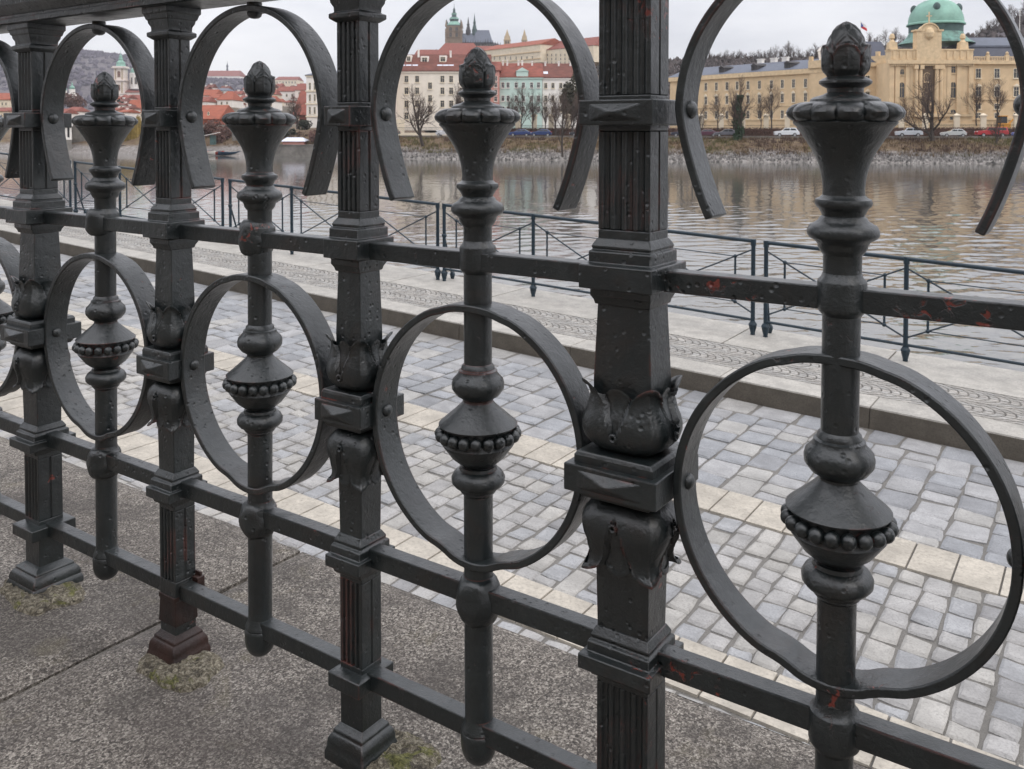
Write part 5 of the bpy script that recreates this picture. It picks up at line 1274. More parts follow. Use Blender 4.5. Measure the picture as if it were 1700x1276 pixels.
# --- churches
def spire_tower(mb_w, px, yb, yt, wpx, Y): pass
Yc = 900.0; k = Yc / F
ch = Bld("cathedral", "gothic cathedral with a green-capped stone tower, slate roof and dark pinnacles on the hilltop", "cathedral", 741, Yc, 834, Yc, zat(92, Yc))
def U(x): return (x - 741) * k
mb = MB(); zt = zat(42, Yc); w_ = U(766); mb.box(0, w_, 0, w_, ch.zb, zt)
for a in (0, w_):
    for b_ in (0, w_): mb.box(a - 1.0, a + 1.0, b_ - 1.0, b_ + 1.0, ch.zb, zt - 3); mb.lathe([(4.5, .1), (0, 1.0), (-2.5, 1.2)], 6, c=(a, b_, zt + 1))
for z in (zat(52, Yc), zat(62, Yc)): mb.box(-.5, w_ + .5, -.5, w_ + .5, z, z + .7)
tw = ch.part("tower", mb, 'sandstone')
for x in (748.5, 758.5):
    window(tw, U(x), zat(49, Yc), 2.6, 5.2, arch=True, fr='sandstone'); window(tw, U(x), zat(58, Yc), 2.4, 4.6, arch=True, fr='sandstone')
mb = MB(); zt -= .2; H = zat(3, Yc) - zt
mb.lathe([(H, .05), (H * .80, .35), (H * .74, .9), (H * .72, 1.3), (H * .66, 1.1), (H * .60, 1.5), (H * .55, 2.6), (H * .47, 2.2), (H * .42, 2.5), (H * .36, 4.2), (H * .30, 4.6), (H * .22, 4.0), (H * .14, 5.2), (H * .05, 7.4), (0, 7.6)], 16, c=(w_ / 2, w_ / 2, zt))
for a in (0.5, w_ - .5):
    for b_ in (0.5, w_ - .5): mb.lathe([(7.0, .05), (3.2, .5), (2.4, 1.1), (1.2, .9), (0, 1.3)], 8, c=(a, b_, zt))
ch.part("spire", mb, 'copperdark'); mb = MB(); mb.lathe([(H * .555, 2.7), (H * .50, 2.45)], 16, c=(w_ / 2, w_ / 2, zt)); mb.lathe([(H * .37, 4.3), (H * .31, 4.75)], 16, c=(w_ / 2, w_ / 2, zt)); mb.lathe([(H * .21, 4.2), (H * .05, 7.6)], 16, c=(w_ / 2, w_ / 2, zt)); ch.part("copper_cap", mb, 'copper')
mb = MB(); mb.box(U(754), U(818), 4, 24, ch.zb, zat(69, Yc)); nv = ch.part("nave", mb, 'blackstone')
mb = MB(); ze = zat(69.5, Yc)
for a, b_, zr in ((U(756), U(788), zat(52.5, Yc)), (U(787), U(818), zat(47, Yc))):
    mb.add([(a, 3.2, ze), (b_, 3.2, ze), (b_ - (4 if zr > zat(50, Yc) else 0), 14, zr), (a + 1, 14, zr), (b_, 25, ze), (a, 25, ze)], [(0, 1, 2, 3), (2, 4, 5, 3), (1, 4, 2), (5, 0, 3)])
ch.part("roof", mb, 'slate')
mb = MB(); r = U(826) - U(800); mb.lathe([(zat(66, Yc), 1.0), (zat(70, Yc), r * .55), (zat(73, Yc), r * .8), (zat(73.5, Yc), r), (ch.zb, r)], 10, c=(U(812), 14, 0)); ch.part("apse", mb, 'blackstone')
mb = MB(); rg = random.Random(2)
for x in [769 + i * 4.1 for i in range(16)]:
    zt_ = zat(67 + rg.uniform(-2, 2) + max(0, (x - 815) * .35), Yc); mb.frustum((.7, .9), ch.zb, (.6, .7), zt_ - 3, 0, (U(x), 1.5 + rg.uniform(0, 2))); mb.frustum((.6, .6), zt_ - 3, (.04, .04), zt_ + 1.5, 0, (U(x), 1.6))
ch.part("buttresses", mb, 'blackstone')
for x, yt, m_ in ((776.5, 24, 'blackstone'), (787, 18, 'copperdark')):
    mb = MB(); z0 = zat(56, Yc); h = zat(yt, Yc) - z0; mb.lathe([(h, .05), (h * .62, .9), (h * .60, 1.4), (h * .50, 1.2), (h * .30, 2.1), (h * .28, 2.5), (0, 2.5)], 8, c=(U(x), 14, z0)); ch.part("pinnacle", mb, m_)
ba = Bld("basilica", "pair of pale stone towers with pointed white spires right of the cathedral", "church", 835, 800, 877, 800, zat(92, 800))
for x0, x1 in ((836.5, 847.5), (866, 875)):
    a, b_ = (x0 - 835) * 800 / F, (x1 - 835) * 800 / F; zt = zat(66, 800); mb = MB(); mb.box(a, b_, 0, b_ - a, ba.zb, zt); mb.box(a - .3, b_ + .3, -.3, b_ - a + .3, zt - .3, zt + .25); t = ba.part("tower", mb, 'tan')
    c = (a + b_) / 2; q = (b_ - a) / 2; mb = MB(); mb.frustum((q, q), zt + .25, (.05, .05), zat(47.5, 800), 0, (c, q))
    for sx in (-1, 1):
        for sy in (-1, 1): mb.frustum((.5, .5), zt, (.03, .03), zt + 4.2, 0, (c + sx * q * .8, q + sy * q * .8))
    ba.part("spire", mb, 'tan')
    for x in (c - q * .35, c + q * .35): window(t, x, zt - 2.0, 1.2, 2.2, arch=True, fr='tan')
Yn = 900.0; kn = Yn / F
sn = Bld("baroque_church", "baroque church with a slender green-capped bell tower and a green dome on the left", "church", 186, Yn, 240, Yn, zat(172, Yn))
def Un(x): return (x - 186) * kn
mb = MB(); a, b_ = Un(188.5), Un(207.5); mb.box(a, b_, 0, b_ - a, sn.zb, zat(134, Yn)); mb.box(a + .8, b_ - .8, .8, b_ - a - .8, zat(134, Yn), zat(111, Yn))
for y, q in ((156, 1.0), (134, 1.3), (113, .9), (111, .2)): mb.box(a - q, b_ + q, -q, b_ - a + q, zat(y, Yn), zat(y, Yn) + .9)
t = sn.part("bell_tower", mb, 'pinkish')
for y in (122.5, 145): window(t, (a + b_) / 2, zat(y, Yn), 2.6, 5.6, arch=True, y=0.8 if y < 134 else 0, fr='tan', pane='brownroof')
for y in (122.5, 145):
    for x in (a + 2.4, b_ - 2.4): mb = MB(); mb.box(x - .6, x + .6, (.8 if y < 134 else 0) - .35, (.8 if y < 134 else 0), zat(y + 9, Yn), zat(y - 9, Yn)); mb.build("pilaster", M['tan'], t)
mb = MB(); z0 = zat(111, Yn); h = zat(81.5, Yn) - z0; c = ((a + b_) / 2, (b_ - a) / 2, z0)
mb.lathe([(h, .06), (h * .80, .2), (h * .74, .5), (h * .62, 1.6), (h * .56, 1.3), (h * .50, 2.2), (h * .40, 2.0), (h * .32, 3.4), (h * .27, 4.2), (h * .20, 4.0), (h * .06, 4.7), (0, 5.4)], 16, c=c); sn.part("copper_cap", mb, 'copper', 40)
mb = MB(); c = (Un(224), 12, 0); r = 14 * kn; zb_ = zat(120, Yn); mb.lathe([(zb_ + r * .95 * math.sin(PI / 2 * i / 8), max(.8, r * math.cos(PI / 2 * i / 8))) for i in range(8, -1, -1)], 32, c=c); mb.lathe([(5, .1), (3.4, .8), (3, 1.3), (0, 1.2)], 10, c=(c[0], 12, zb_ + r * .93)); sn.part("dome", mb, 'copper', 40)
mb = MB(); mb.lathe([(zb_, r * 1.05), (zb_ - .8, r * 1.08), (zb_ - .9, r * .98), (zat(144, Yn), r * .98), (zat(145, Yn), r * 1.06), (zat(147, Yn), r * 1.06)], 32, c=c)
for i in range(12): a_ = 2 * PI * (i + .5) / 12; mb.tube((c[0] + r * math.cos(a_), 12 + r * math.sin(a_), zat(144, Yn)), (c[0] + r * math.cos(a_), 12 + r * math.sin(a_), zb_ - .9), .7, .7, 6)
dr = sn.part("drum", mb, 'white', 40)
for i in (-1, 0, 1):
    x = c[0] + r * .98 * math.sin(i * .52); window(dr, x, zat(133, Yn), 2.2, 6.5, arch=True, y=12 - r * .98 * math.cos(i * .52) - .05, fr='tan')
mb = MB(); z1 = zat(153, Yn); mb.box(Un(206), Un(246), 1, 24, sn.zb, z1); bd = sn.part("nave", mb, 'pinkish'); mb = MB(); mb.add([(Un(205), 0, z1), (Un(247), 0, z1), (Un(247), 12, zat(145, Yn)), (Un(205), 12, zat(145, Yn)), (Un(247), 25, z1), (Un(205), 25, z1)], [(0, 1, 2, 3), (2, 4, 5, 3), (1, 4, 2), (5, 0, 3)]); sn.part("roof", mb, 'redroof')
def small_tower(name, label, cat, px, yb, ytop, wpx, Y, wall, cap, prof):
    b = A(px, yb, Y); r = empty(name, b); tag(r, label, cat); h = (yb - ytop) * Y / F; w_ = wpx * Y / F / 2
    mb = MB(); mb.lathe([(h * .42, w_ * .9), (h * .40, w_), (0, w_)], 12); mb.box(-w_ * 1.1, w_ * 1.1, -w_ * 1.1, w_ * 1.1, -6, h * .1); mb.build("tower", M[wall], r, 40)
    mb = MB(); mb.lathe([(h * z, w_ * q) for z, q in prof], 16); mb.build("copper_cap", M[cap], r, 40)
small_tower("church_dome", "small pale teal dome, left one of the two small roofs below the wooded hill", "church", 104, 157, 139, 13, 620, 'white', 'copper', [(1, .05), (.86, .12), (.80, .3), (.74, .7), (.62, .92), (.45, 1.0), (.41, 1.06)])
small_tower("church_spire", "small green onion spire, right one of the two small roofs below the wooded hill", "church", 120, 157, 134, 9, 620, 'white', 'copper', [(1, .03), (.84, .1), (.76, .35), (.72, .22), (.66, .3), (.58, .8), (.50, .95), (.44, .7), (.41, 1.05)])
small_tower("dark_dome", "small grey dome just right of the second finial", "church", 446, 136, 122, 12, 1200, 'cream', 'slatedark', [(1, .03), (.80, .08), (.74, .4), (.60, .85), (.45, 1.0), (.41, 1.05)])
tv = empty("lookout_tower", A(377.5, 125, 1950)); tag(tv, "thin lattice lookout tower on the skyline left of the second finial", "tower")
mb = MB(); h = 24 * 1950 / F; mb.lathe([(h, .2), (h * .82, .5), (h * .70, 1.5), (h * .68, 2.4), (h * .60, 2.4), (h * .58, 1.6), (h * .3, 2.2), (0, 3.6)], 8); mb.build("tower_body", M['slatedark'], tv)

# ---------------------------------------------------------------- street furniture of the far bank
fe = Bld("garden_fence", "low fence of cream pillars and dark railings in front of the palace and houses", "fence", 820, 197, 1790, 168, STZ)
for x in [833, 860, 887, 915, 943, 971, 1000, 1032, 1064, 1098, 1131, 1164, 1197.5, 1233, 1272, 1307, 1343, 1380, 1418, 1456, 1496, 1536, 1588, 1632, 1688, 1735]:
    u, z = fe.uz(x, 214); zt = fe.uz(x, 192.5)[1]; mb = MB(); mb.box(u - .48, u + .48, -.45, .45, STZ, zt); mb.box(u - .62, u + .62, -.6, .6, zt, zt + .22); mb.frustum((.55, .5), zt + .22, (.1, .1), zt + .55, 0, (u, 0)); fe.part("pillar", mb, 'cream')
mb = MB(); mb.box(.5, fe.L - .5, -.12, .12, STZ, STZ + .6)
fe.part("plinth", mb, 'stone')
mb = MB(); n = int(fe.L / .22)
for i in range(n): mb.box(.5 + i * .22, .53 + i * .22, -.02, .02, STZ + .6, STZ + 2.35)
mb.box(.5, fe.L - .5, -.03, .03, STZ + 2.2, STZ + 2.26); mb.box(.5, fe.L - .5, -.03, .03, STZ + .75, STZ + .8); fe.part("railings", mb, 'iron2')
def hedge(x0, Y0, x1, Y1, ztop, label, seed):
    b = Bld("hedge", label, "hedge", x0, Y0, x1, Y1, STZ); mb = MB(); rg = random.Random(seed)
    mb.box(0, b.L, .15, .75, STZ, ztop - .25)
    for i in range(int(b.L * 60)):
        u = rg.uniform(0, b.L); v = rg.choice((rg.uniform(-.05, .2), rg.uniform(.1, .9))); z = rg.uniform(STZ + .05, ztop) if v < .2 else ztop - rg.uniform(0, .3)
        p = Vector((u, v, z)); q = Vector((rg.uniform(-1, 1), rg.uniform(-1, 1), rg.uniform(-1, 1))).normalized() * .13; w_ = q.orthogonal().normalized() * .10
        mb.add([p - q, p + w_, p + q, p - w_], [(0, 1, 2, 3)])
    b.part("leaves", mb, 'hedge')
hedge(822, 194.5, 1130, 185.5, STZ + 1.75, "brown clipped beech hedge behind the parked blue cars", 1)
hedge(1131, 185.3, 1790, 165.5, STZ + 1.75, "long brown clipped beech hedge behind the cars parked by the palace", 2)
gw = Bld("low_wall", "low iron garden fence on a pale wall in front of the cream apartment house", "fence", 630, 198, 818, 195, STZ)
mb = MB(); mb.box(0, gw.L, 0, .3, STZ, STZ + .7); gw.part("base_wall", mb, 'cream'); mb = MB()
for i in range(int(gw.L / .25)): mb.box(i * .25, i * .25 + .035, .1, .14, STZ + .7, STZ + 1.9)
mb.box(0, gw.L, .1, .14, STZ + 1.8, STZ + 1.86); gw.part("railings", mb, 'iron2')
pp = Bld("river_parapet", "low pale parapet along the top of the far bank", "wall", 606, 177 + 12.4 + 1.3, 1780, 147 + 12.6, STZ)
mb = MB()
nseg = 60
for i in range(nseg): pass
pp_px = list(range(606, 1800, 20)); vs = []
for px in pp_px:
    p = bank_at(px, 12.9); q = p - pp.o.location; c_, s_ = math.cos(-pp.o.rotation_euler.z), math.sin(-pp.o.rotation_euler.z)
    x, y = q.x * c_ - q.y * s_, q.x * s_ + q.y * c_
    vs += [(x, y, -1.7), (x, y, -.93), (x, y + .35, -.93), (x, y + .35, -1.7)]
mb.add(vs, [(i * 4 + a, (i + 1) * 4 + a, (i + 1) * 4 + a + 1, i * 4 + a + 1) for i in range(len(pp_px) - 1) for a in range(3)]); pp.part("parapet_wall", mb, 'stone')

# ---------------------------------------------------------------- cars
M['tyre'] = simple("tyre_rubber", (.012, .012, .012), .9, .2, 5); M['rim'] = simple("wheel_rims", (.35, .35, .36), .35, .1, 5); M['carglass'] = simple("car_glass", (.02, .022, .025), .08, .1, 2)
M['lamp'] = simple("head_lamp", (.7, .7, .7), .2, .05, 2); M['tail'] = simple("tail_lamp", (.35, .02, .02), .3, .1, 2)
CARP = {'suv': ([(-2.25, .35), (-2.28, .85), (-2.15, 1.02), (-1.05, 1.12), (1.95, 1.12), (2.2, .95), (2.24, .40)], [(-1.05, 1.11), (-.35, 1.66), (1.55, 1.68), (2.0, 1.11)]),
        'hatch': ([(-2.05, .30), (-2.1, .68), (-1.9, .86), (-.95, .98), (1.75, 1.0), (2.0, .85), (2.02, .36)], [(-1.0, .97), (-.1, 1.44), (1.15, 1.46), (1.85, .99)]),
        'sedan': ([(-2.35, .30), (-2.38, .66), (-2.2, .84), (-1.05, .95), (1.6, .97), (2.3, .92), (2.38, .40)], [(-1.1, .94), (-.3, 1.42), (.95, 1.42), (1.75, .96)]),
        'pickup': ([(-2.6, .42), (-2.65, .95), (-2.5, 1.10), (-1.3, 1.16), (2.55, 1.16), (2.62, 1.0), (2.62, .50)], [(-1.3, 1.15), (-.65, 1.76), (2.4, 1.78), (2.5, 1.15)])}
paints = {}
def car(kind, px, yb, Y, paint, label, flip=False, back=None):
    if paint not in paints:
        m, nt, b = _nodes("car_paint"); b.inputs["Base Color"].default_value = (*paint, 1); b.inputs["Roughness"].default_value = .35; b.inputs["Coat Weight"].default_value = .6; paints[paint] = m
    body, cab = CARP[kind]; p = bank_at(px, 20); p = A(px, yb, Y); dx = -.075
    r = empty("parked_car", (p.x, p.y, STZ + 0.003), math.atan2(-12.0, 55.0) * .75 + (PI if flip else 0)); tag(r, label, "car", "cars parked on the far street")
    W = .88
    mb = MB()
    def loft(outline, w0, w1, zlo, zhi, mi=0):
        n = len(outline); vs = []
        for sg in (-1, 1):
            for x, z in outline:
                t = (z - zlo) / max(.01, zhi - zlo); vs.append((x, sg * (w0 + (w1 - w0) * t), z))
        fs = [tuple(range(n)), tuple(reversed(range(n, 2 * n)))] + [((i + 1) % n, i, n + i, n + (i + 1) % n) for i in range(n)]
        mb.add(vs, fs, mi)
    lo = body[0][1]; loft(body, W * .97, W, lo, 1.0); bd = bevel(mb.build("body", paints[paint], r), .05, 2)
    mb = MB(); loft(cab, W * .97, W * .74, cab[0][1], cab[1][1]); bevel(mb.build("cabin", paints[paint], r), .04, 2)
    # side and end glass stand a little proud of the cabin
    (xa, za), (xb, zb), (xc, zc_), (xd, zd_) = cab
    def side(x, z, sg): t = (z - za) / (zb - za); return (x, sg * (W * (.97 - .23 * t) + .012), z)
    cuts = [.0, .46, .9] if kind != 'pickup' else [.0, .42, .55, .92]
    for sg in (-1, 1):
        zl, zh = za + .07, zb - .09
        def xl(z): return xa + (xb - xa) * (z - za) / (zb - za) + .12
        def xr(z): return xd + (xc - xd) * (z - za) / (zb - za) - .14
        n = 2
        for i in range(n):
            a0, a1 = i / n + (.02 if i else 0), (i + 1) / n - .02
            q = [(xl(zl) + (xr(zl) - xl(zl)) * a0, zl), (xl(zl) + (xr(zl) - xl(zl)) * a1, zl), (xl(zh) + (xr(zh) - xl(zh)) * a1, zh), (xl(zh) + (xr(zh) - xl(zh)) * a0, zh)]
            mb = MB(); mb.add([side(x, z, sg) for x, z in q], [(0, 1, 2, 3) if sg < 0 else (3, 2, 1, 0)]); mb.build("side_window", M['carglass'], r)
    for (x0, z0, x1, z1, nm, s_) in ((xa, za, xb, zb, "windscreen", -1), (xd, zd_, xc, zc_, "rear_window", 1)):
        mb = MB(); t0, t1 = .12, .88; pts = []
        for t, sg in ((t0, -1), (t0, 1), (t1, 1), (t1, -1)): pts.append((x0 + (x1 - x0) * t + s_ * .014, sg * (W * (.97 - .23 * t) - .10), z0 + (z1 - z0) * t + .008))
        mb.add(pts, [(0, 1, 2, 3) if s_ > 0 else (3, 2, 1, 0)]); mb.build(nm, M['carglass'], r)
    rw = .36 if kind in ('suv', 'pickup') else .31; wb = (-1.4, 1.35) if kind != 'pickup' else (-1.6, 1.55)
    for x in wb:
        for sg in (-1, 1):
            w_ = MB(); prof = [(.11, rw * .6), (.115, rw * .95), (.06, rw), (-.06, rw), (-.11, rw * .95)]; w_.lathe(prof, 18); w_.lathe([(.118, .001), (.122, rw * .62), (.09, rw * .64)], 18, 1)
            o = w_.build("wheel", [M['tyre'], M['rim']], r, 40, loc=(x, sg * (W - .05), rw)); o.rotation_euler = (-sg * PI / 2, 0, 0)
    xf, xr_ = body[1][0], body[-2][0]
    for sg in (-1, 1):
        mb = MB(); mb.box(xf - .02, xf + .25, sg * .72 - .14, sg * .72 + .14, body[1][1] - .06, body[1][1] + .10); mb.build("headlight", M['lamp'], r)
        mb = MB(); mb.box(xr_ - .1, xr_ + .03, sg * .74 - .12, sg * .74 + .12, .82, .98); mb.build("tail_light", M['tail'], r)
    return r
WHT, SIL, BLU, DRK, RED = (.72, .74, .76), (.45, .47, .50), (.02, .045, .16), (.022, .024, .03), (.42, .012, .02)
car('suv', 1306, 226, 171, WHT, "white car left of the largest vase on the right")
car('suv', 1509, 226, 166, (.62, .65, .70), "pale blue-grey estate car left of the forked tree trunk")
car('hatch', 1583, 225, 165, (.50, .51, .50), "silver hatchback between the forked tree and the red pickup")
car('pickup', 1646, 224, 164, RED, "bright red pickup with a covered bed behind the crooked trunk")
car('hatch', 1702, 225, 162, (.03, .10, .42), "blue car cut by the right edge of the picture")
car('sedan', 1206, 226, 174, (.13, .13, .15), "dark grey car directly left of the ivy-clad tree")
car('sedan', 1172, 226, 175, (.10, .03, .055), "dark purple car behind the thin bank sapling")
car('sedan', 1134, 226, 177, (.03, .035, .06), "dark blue car half hidden by the widest railing post")
car('sedan', 864, 225, 184, BLU, "dark blue saloon, left of the two cars below the mint house")
car('hatch', 899, 225, 183, (.025, .05, .15), "dark blue hatchback, right of the two cars below the mint house")
car('sedan', 966, 226, 181, DRK, "black car at the left side of the widest railing post")
car('hatch', 741, 225, 188, (.6, .6, .62), "white car half hidden by the third vase")
car('suv', 646, 233, 190, (.02, .03, .028), "black-green car on the street left of the big leaning tree")
# yellow digger
p = A(1666, 207, 176); dg = empty("mini_digger", (p.x, p.y, STZ)); tag(dg, "small yellow digger behind the hedge above the red pickup", "digger")
Yl = simple("digger_yellow", (.62, .27, .02), .5, .1, 2)
mb = MB(); mb.box(-1.0, 1.0, -.8, .8, 1.7, 2.6); bevel(mb.build("body", Yl, dg), .08); mb = MB(); mb.box(-.9, .35, -.7, .7, 2.6, 3.9); bevel(mb.build("cab", M['carglass'], dg), .06)
mb = MB(); mb.box(-.98, .45, -.78, .78, 3.9, 4.05); mb.build("cab_roof", Yl, dg); mb = MB(); mb.box(-1.2, 1.2, -.9, -.4, 0, .7); mb.box(-1.2, 1.2, .4, .9, 0, .7); mb.box(-.5, .5, -.5, .5, .6, 1.75); mb.build("tracks", M['tyre'], dg)
mb = MB(); mb.tube((.9, 0, 2.4), (2.1, 0, 3.6), .16, .13, 6); mb.tube((2.1, 0, 3.6), (2.9, 0, 2.0), .13, .1, 6); mb.box(2.6, 3.1, -.3, .3, 1.5, 2.1); mb.build("arm", Yl, dg)
# blue parking sign
p = A(641.5, 216, 196); sg_ = empty("parking_sign", p); tag(sg_, "small blue square sign on a post at the yard wall of the pink house", "sign")
mb = MB(); mb.tube((0, 0, -.5), (0, 0, 1.75), .04, .04, 8); mb.build("pole", M['rim'], sg_); mb = MB(); mb.box(-.32, .32, -.06, -.03, .9, 1.75); mb.build("sign_board", simple("sign_blue", (.03, .10, .35)), sg_)
mb = MB(); mb.box(-.10, -.03, -.075, -.061, 1.05, 1.6)
for k in range(8):
    a0, a1 = -PI / 2 + PI * k / 8, -PI / 2 + PI * (k + 1) / 8; mb.tube((-.03 + .13 * math.cos(a0), -.068, 1.46 + .13 * math.sin(a0)), (-.03 + .13 * math.cos(a1), -.068, 1.46 + .13 * math.sin(a1)), .035, .035, 5)
mb.build("letter", M['white'], sg_)

# ---------------------------------------------------------------- the left bank: quay walls, kiosk, boats
jt = Bld("stone_jetty", "low stone jetty wall standing in the water at the left bank", "jetty", 436, 204, 552, 200, WZ - 1)
mb = MB(); mb.box(0, jt.L, 0, 14, WZ - 1, zat(241, 203)); mb.box(-.1, jt.L + .1, -.15, .5, zat(241, 203), zat(239.5, 203)); jt.part("wall", mb, 'stone')
ew = Bld("quay_wall", "old rubble embankment wall behind the left bank boats", "wall", 385, 216, 470, 212, WZ); mb = MB(); mb.box(0, ew.L, 0, 2, WZ, zat(213, 214)); ew.part("wall", mb, 'stone')
ew = Bld("quay_wall", "smooth grey embankment wall with a pale foot under the first arch", "wall", 84, 243, 196, 240, WZ); mb = MB(); mb.box(0, ew.L, 0, 2, WZ, zat(206, 241)); mb.box(-.1, ew.L + .1, -.8, -.003, WZ - .5, zat(248, 241)); ew.part("wall", mb, 'stone')
lo = Bld("riverside_pavilion", "white riverside pavilion with dark openings on the embankment at far left", "pavilion", 86, 236, 119, 238, zat(231, 237))
mb = MB(); zt = zat(203, 236); zb_ = zat(228, 236); mb.box(0, lo.L, 0, 6, zb_ - .6, zb_); mb.box(-.3, lo.L + .3, -.4, 6.4, zt - 1.0, zt)
for i in range(5): x = i * (lo.L - .5) / 4; mb.box(x, x + .5, 0.1, .6, zb_, zt - 1.0)
mb.box(0, lo.L, 5.2, 5.8, zb_, zt - 1.0); lo.part("frame", mb, 'white'); mb = MB(); mb.box(.2, lo.L - .2, 4.9, 5.1, zb_ + .01, zt - 1.02); lo.part("dark_wall", mb, 'iron2')
mb = MB(); mb.box(0, lo.L, .1, 5.6, WZ - .4, zb_ - .62); lo.part("base", mb, 'stone')
bh = Bld("boathouse", "flat white boathouse roof over a brick red wall on the jetty", "boathouse", 468, 206, 504, 206, zat(240, 206)); mb = MB(); mb.box(0, bh.L, .5, 4, zat(240, 206), zat(234.5, 206)); bh.part("wall", mb, 'pink'); mb = MB(); z = zat(234.5, 206); mb.add([(-.4, 0, z), (bh.L + .4, 0, z), (bh.L + .4, 4.5, z + .2), (-.4, 4.5, z + .2), (.6, 2, z + .9), (bh.L - .6, 2, z + .9)], [(0, 1, 5, 4), (2, 3, 4, 5), (1, 2, 5), (3, 0, 4), (3, 2, 1, 0)]); bh.part("roof", mb, 'skylight')
kg = Bld("kiosk", "narrow green kiosk with a white tilted canopy on the left bank", "kiosk", 346, 212, 357, 212, zat(240, 212)); mb = MB(); mb.box(.3, kg.L - .2, 0, 1.4, zat(240, 212), zat(224, 212)); kg.part("cabin", mb, M['copperdark'] and 'copperdark'); mb = MB(); z = zat(222.5, 212); mb.add([(-1.0, -.6, z - .3), (kg.L + .6, -.6, z + .35), (kg.L + .6, 2, z + .5), (-1.0, 2, z - .15), (-1.0, -.6, z - .42), (kg.L + .6, -.6, z + .23), (kg.L + .6, 2, z + .38), (-1.0, 2, z - .27)], [(0, 1, 2, 3), (7, 6, 5, 4), (4, 5, 1, 0), (5, 6, 2, 1), (6, 7, 3, 2), (7, 4, 0, 3)]); kg.part("canopy", mb, 'white')
def boat(px, Y, L, paint, label, cover=None, cabin=False):
    p = A(px, 250, Y); r = empty("boat", (p.x, p.y, WZ), .08); tag(r, label, "boat", "boats moored at the left bank"); mb = MB(); n = 10; vs = []
    for i in range(n + 1):
        t = i / n; x = (t - .5) * L; w_ = .95 * (math.sin(PI * min(1, .12 + t * .80)) ** .6); sh = .55 + .35 * abs(t - .45) ** 1.6 * 2
        vs += [(x, -w_, sh), (x, -w_ * .75, .12), (x, 0, -.15), (x, w_ * .75, .12), (x, w_, sh)]
    mb.add(vs, [(i * 5 + k, (i + 1) * 5 + k, (i + 1) * 5 + k + 1, i * 5 + k + 1) for i in range(n) for k in range(4)] + [(0, 1, 2, 3, 4), tuple(reversed(range(n * 5, n * 5 + 5)))])
    mb.build("hull", paint, r, 50)
    mb = MB(); mb.add([tuple(Vector(vs[i * 5]) + Vector((0, .02, -.05))) for i in range(n + 1)] + [tuple(Vector(vs[i * 5 + 4]) + Vector((0, -.02, -.05))) for i in range(n + 1)], [(i, i + 1, n + 2 + i, n + 1 + i) for i in range(n)]); mb.build("deck", cover or M['white'], r)
    if cabin:
        mb = MB(); mb.frustum((L * .22, .7), .55, (L * .17, .55), 1.35, 0, (-.2, 0)); bevel(mb.build("cabin", M['white'], r), .05); mb = MB(); mb.box(-L * .15 - .2, L * .15 - .2, -.71, .71, .8, 1.1); mb.build("cabin_window", M['carglass'], r)
boat(335, 209, 6.0, M['white'], "white covered boat, leftmost of the boats under the thicket", M['skylight'], True)
boat(357, 210, 4.0, simple("boat_red", (.42, .07, .05)), "small red boat between the white and the blue boats")
boat(382, 210, 5.5, simple("boat_blue", (.03, .07, .12)), "dark blue boat, rightmost of the boats under the thicket", M['slate'])
boat(187, 233, 5.0, M['white'], "white boat beside the first vase, left of the moored pontoon", M['skylight'], True)
boat(236, 232, 4.5, M['white'], "white rowing boat behind the second railing post")
pt_ = Bld("pontoon", "long dark moored pontoon with a low roof below the willow", "pontoon", 184, 232, 242, 230, WZ); mb = MB(); mb.box(0, pt_.L, 0, 3, WZ - .3, WZ + .45); pt_.part("deck", mb, 'slatedark'); mb = MB(); mb.box(0, pt_.L, 0, 2.6, WZ + 1.6, WZ + 1.75)
for i in range(7): mb.box(i * (pt_.L - .1) / 6, i * (pt_.L - .1) / 6 + .08, .1, .18, WZ + .45, WZ + 1.6)
pt_.part("shelter", mb, 'iron2')

# ---------------------------------------------------------------- the embankment street behind the viewer and the hall across it
mb = MB(); b0 = rail_n * (D0 - 1.9); b1 = rail_n * (D0 - 60); vs = []
for p, e in ((b0, -70), (b0, 70), (b1, 70), (b1, -70)): q = p + rail_d * e; vs.append((q.x, q.y, ZS - 0.02))
mb.add(vs, [(0, 1, 2, 3)]); o = mb.build("embankment_street", simple("street_paving", (0.12, 0.115, 0.11), 0.9, 0.25, 3), None); tag(o, kind="structure")
q = rail_n * (D0 - 30) - rail_d * 65
hall = empty("concert_hall", (q.x, q.y, ZS - 0.02), math.atan2(rail_d.y, rail_d.x)); tag(hall, "long dark sandstone hall across the street behind the viewer", "building")
mb = MB(); mb.box(0, 130, 0, 18, 0, 17); mb.box(-.4, 130.4, -.4, 18.4, 17, 18.2); mb.build("wall", M['sandstone'], hall)
mb = MB(); mb.box(2, 128, 2, 16, 18.2, 19.5); mb.build("roof", M['slatedark'], hall)
for i in range(16):
    for z in (4.5, 11.5):
        w_ = window(hall, 5 + i * 8, z, 2.2, 4.2, arch=True, fr='sandstone'); w_.rotation_euler = (0, 0, 0)
for i in range(16):
    for z in (4.5, 11.5):
        w_ = window(hall, 5 + i * 8, z, 2.2, 4.2, arch=True, fr='sandstone', y=18.0); w_.rotation_euler = (0, 0, PI)
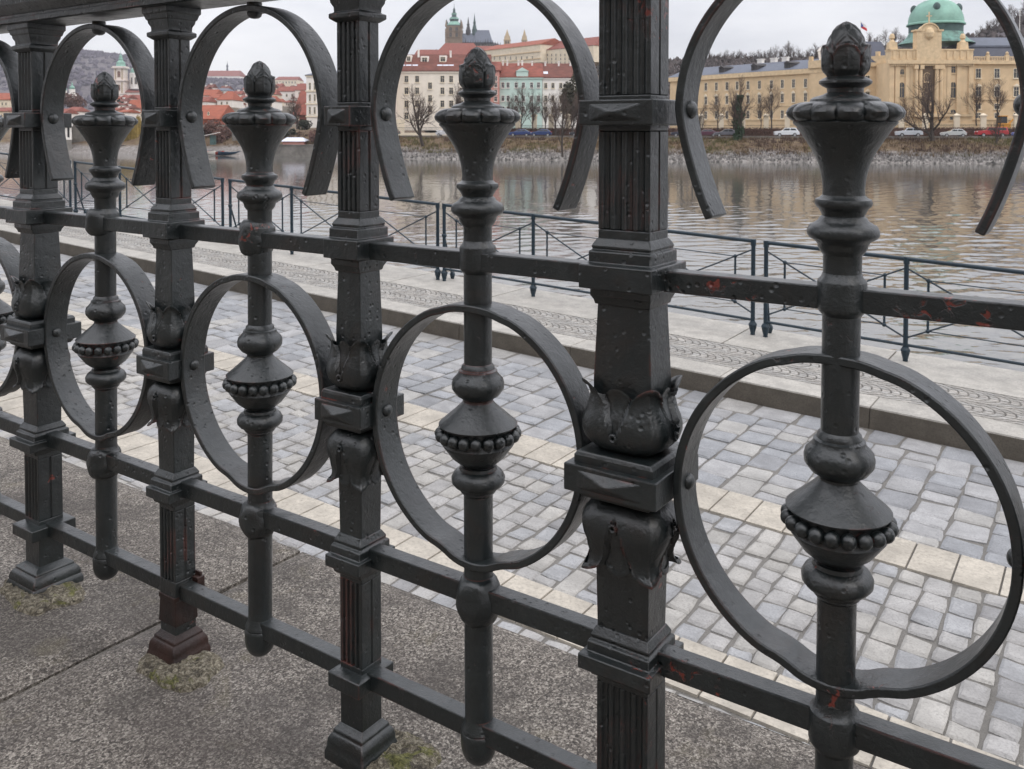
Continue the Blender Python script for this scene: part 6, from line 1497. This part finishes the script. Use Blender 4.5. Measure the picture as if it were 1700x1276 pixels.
# ---------------------------------------------------------------- air
mb = MB(); mb.box(-3200, 3200, -110, 2450, -9.5, 215); 
m = bpy.data.materials.new("air"); m.use_nodes = True; nt_ = m.node_tree
nt_.nodes.remove(nt_.nodes["Principled BSDF"]); pv_ = nt_.nodes.new("ShaderNodeVolumePrincipled"); pv_.inputs["Color"].default_value = (0.86, 0.88, 0.95, 1); pv_.inputs["Density"].default_value = 0.00014; pv_.inputs["Anisotropy"].default_value = 0.0
nt_.links.new(pv_.outputs[0], nt_.nodes["Material Output"].inputs["Volume"])
o = mb.build("haze", m, None); tag(o, "thin winter haze over the river and the far hills", "haze", kind="stuff")
# ================================================================== light
w = bpy.data.worlds.new("World"); scene.world = w; w.use_nodes = True; nt = w.node_tree
bg = nt.nodes["Background"]
sk = nt.nodes.new("ShaderNodeTexSky"); sk.sky_type = 'NISHITA'; sk.sun_disc = False
SUN_EL, SUN_AZ = R(45), R(122)                    # azimuth from +Y towards +X
sk.sun_elevation = SUN_EL; sk.sun_rotation = SUN_AZ; sk.air_density = 1.0; sk.dust_density = 2.0; sk.ozone_density = 1.0
tc = nt.nodes.new("ShaderNodeTexCoord")
mp = nt.nodes.new("ShaderNodeMapping"); mp.inputs["Scale"].default_value = (1.0, 1.0, 3.2)
nt.links.new(tc.outputs["Generated"], mp.inputs["Vector"])
nz = nt.nodes.new("ShaderNodeTexNoise"); nz.inputs["Scale"].default_value = 2.6; nz.inputs["Detail"].default_value = 6; nz.inputs["Roughness"].default_value = 0.55
nt.links.new(mp.outputs[0], nz.inputs["Vector"])
rp = nt.nodes.new("ShaderNodeValToRGB"); e = rp.color_ramp.elements
e[0].position = 0.32; e[0].color = (6.6, 6.7, 7.3, 1); e[1].position = 0.66; e[1].color = (10.2, 10.1, 10.3, 1)
nt.links.new(nz.outputs["Fac"], rp.inputs["Fac"])
mx = nt.nodes.new("ShaderNodeMix"); mx.data_type = 'RGBA'; mx.inputs[0].default_value = 0.86
nt.links.new(sk.outputs[0], mx.inputs[6]); nt.links.new(rp.outputs["Color"], mx.inputs[7])
# an overcast sky is about three times as bright overhead as at the horizon
sx = nt.nodes.new("ShaderNodeSeparateXYZ"); nt.links.new(tc.outputs["Generated"], sx.inputs[0])
el = nt.nodes.new("ShaderNodeMapRange"); el.inputs[1].default_value = 0.0; el.inputs[2].default_value = 1.0; el.inputs[3].default_value = 0.90; el.inputs[4].default_value = 2.3
nt.links.new(sx.outputs["Z"], el.inputs[0])
ml = nt.nodes.new("ShaderNodeVectorMath"); ml.operation = 'SCALE'; nt.links.new(mx.outputs[2], ml.inputs[0]); nt.links.new(el.outputs[0], ml.inputs["Scale"])
nt.links.new(ml.outputs[0], bg.inputs["Color"]); bg.inputs["Strength"].default_value = 0.1
sun = bpy.data.lights.new("sun", 'SUN'); sun.energy = 0.8; sun.angle = R(30); sun.color = (1.0, 0.96, 0.90)
so = bpy.data.objects.new("sun", sun); COL.objects.link(so)
dirv = Vector((math.sin(SUN_AZ) * math.cos(SUN_EL), math.cos(SUN_AZ) * math.cos(SUN_EL), math.sin(SUN_EL)))
so.rotation_euler = dirv.to_track_quat('Z', 'Y').to_euler(); so.location = (0, 40, 60)
vs_ = scene.view_settings; vs_.view_transform = 'Standard'; vs_.look = 'None'; vs_.exposure = 0.12; vs_.gamma = 1.0; vs_.use_curve_mapping = False
scene.cycles.max_bounces = 6; scene.cycles.diffuse_bounces = 3; scene.cycles.glossy_bounces = 3; scene.cycles.caustics_reflective = False; scene.cycles.caustics_refractive = False
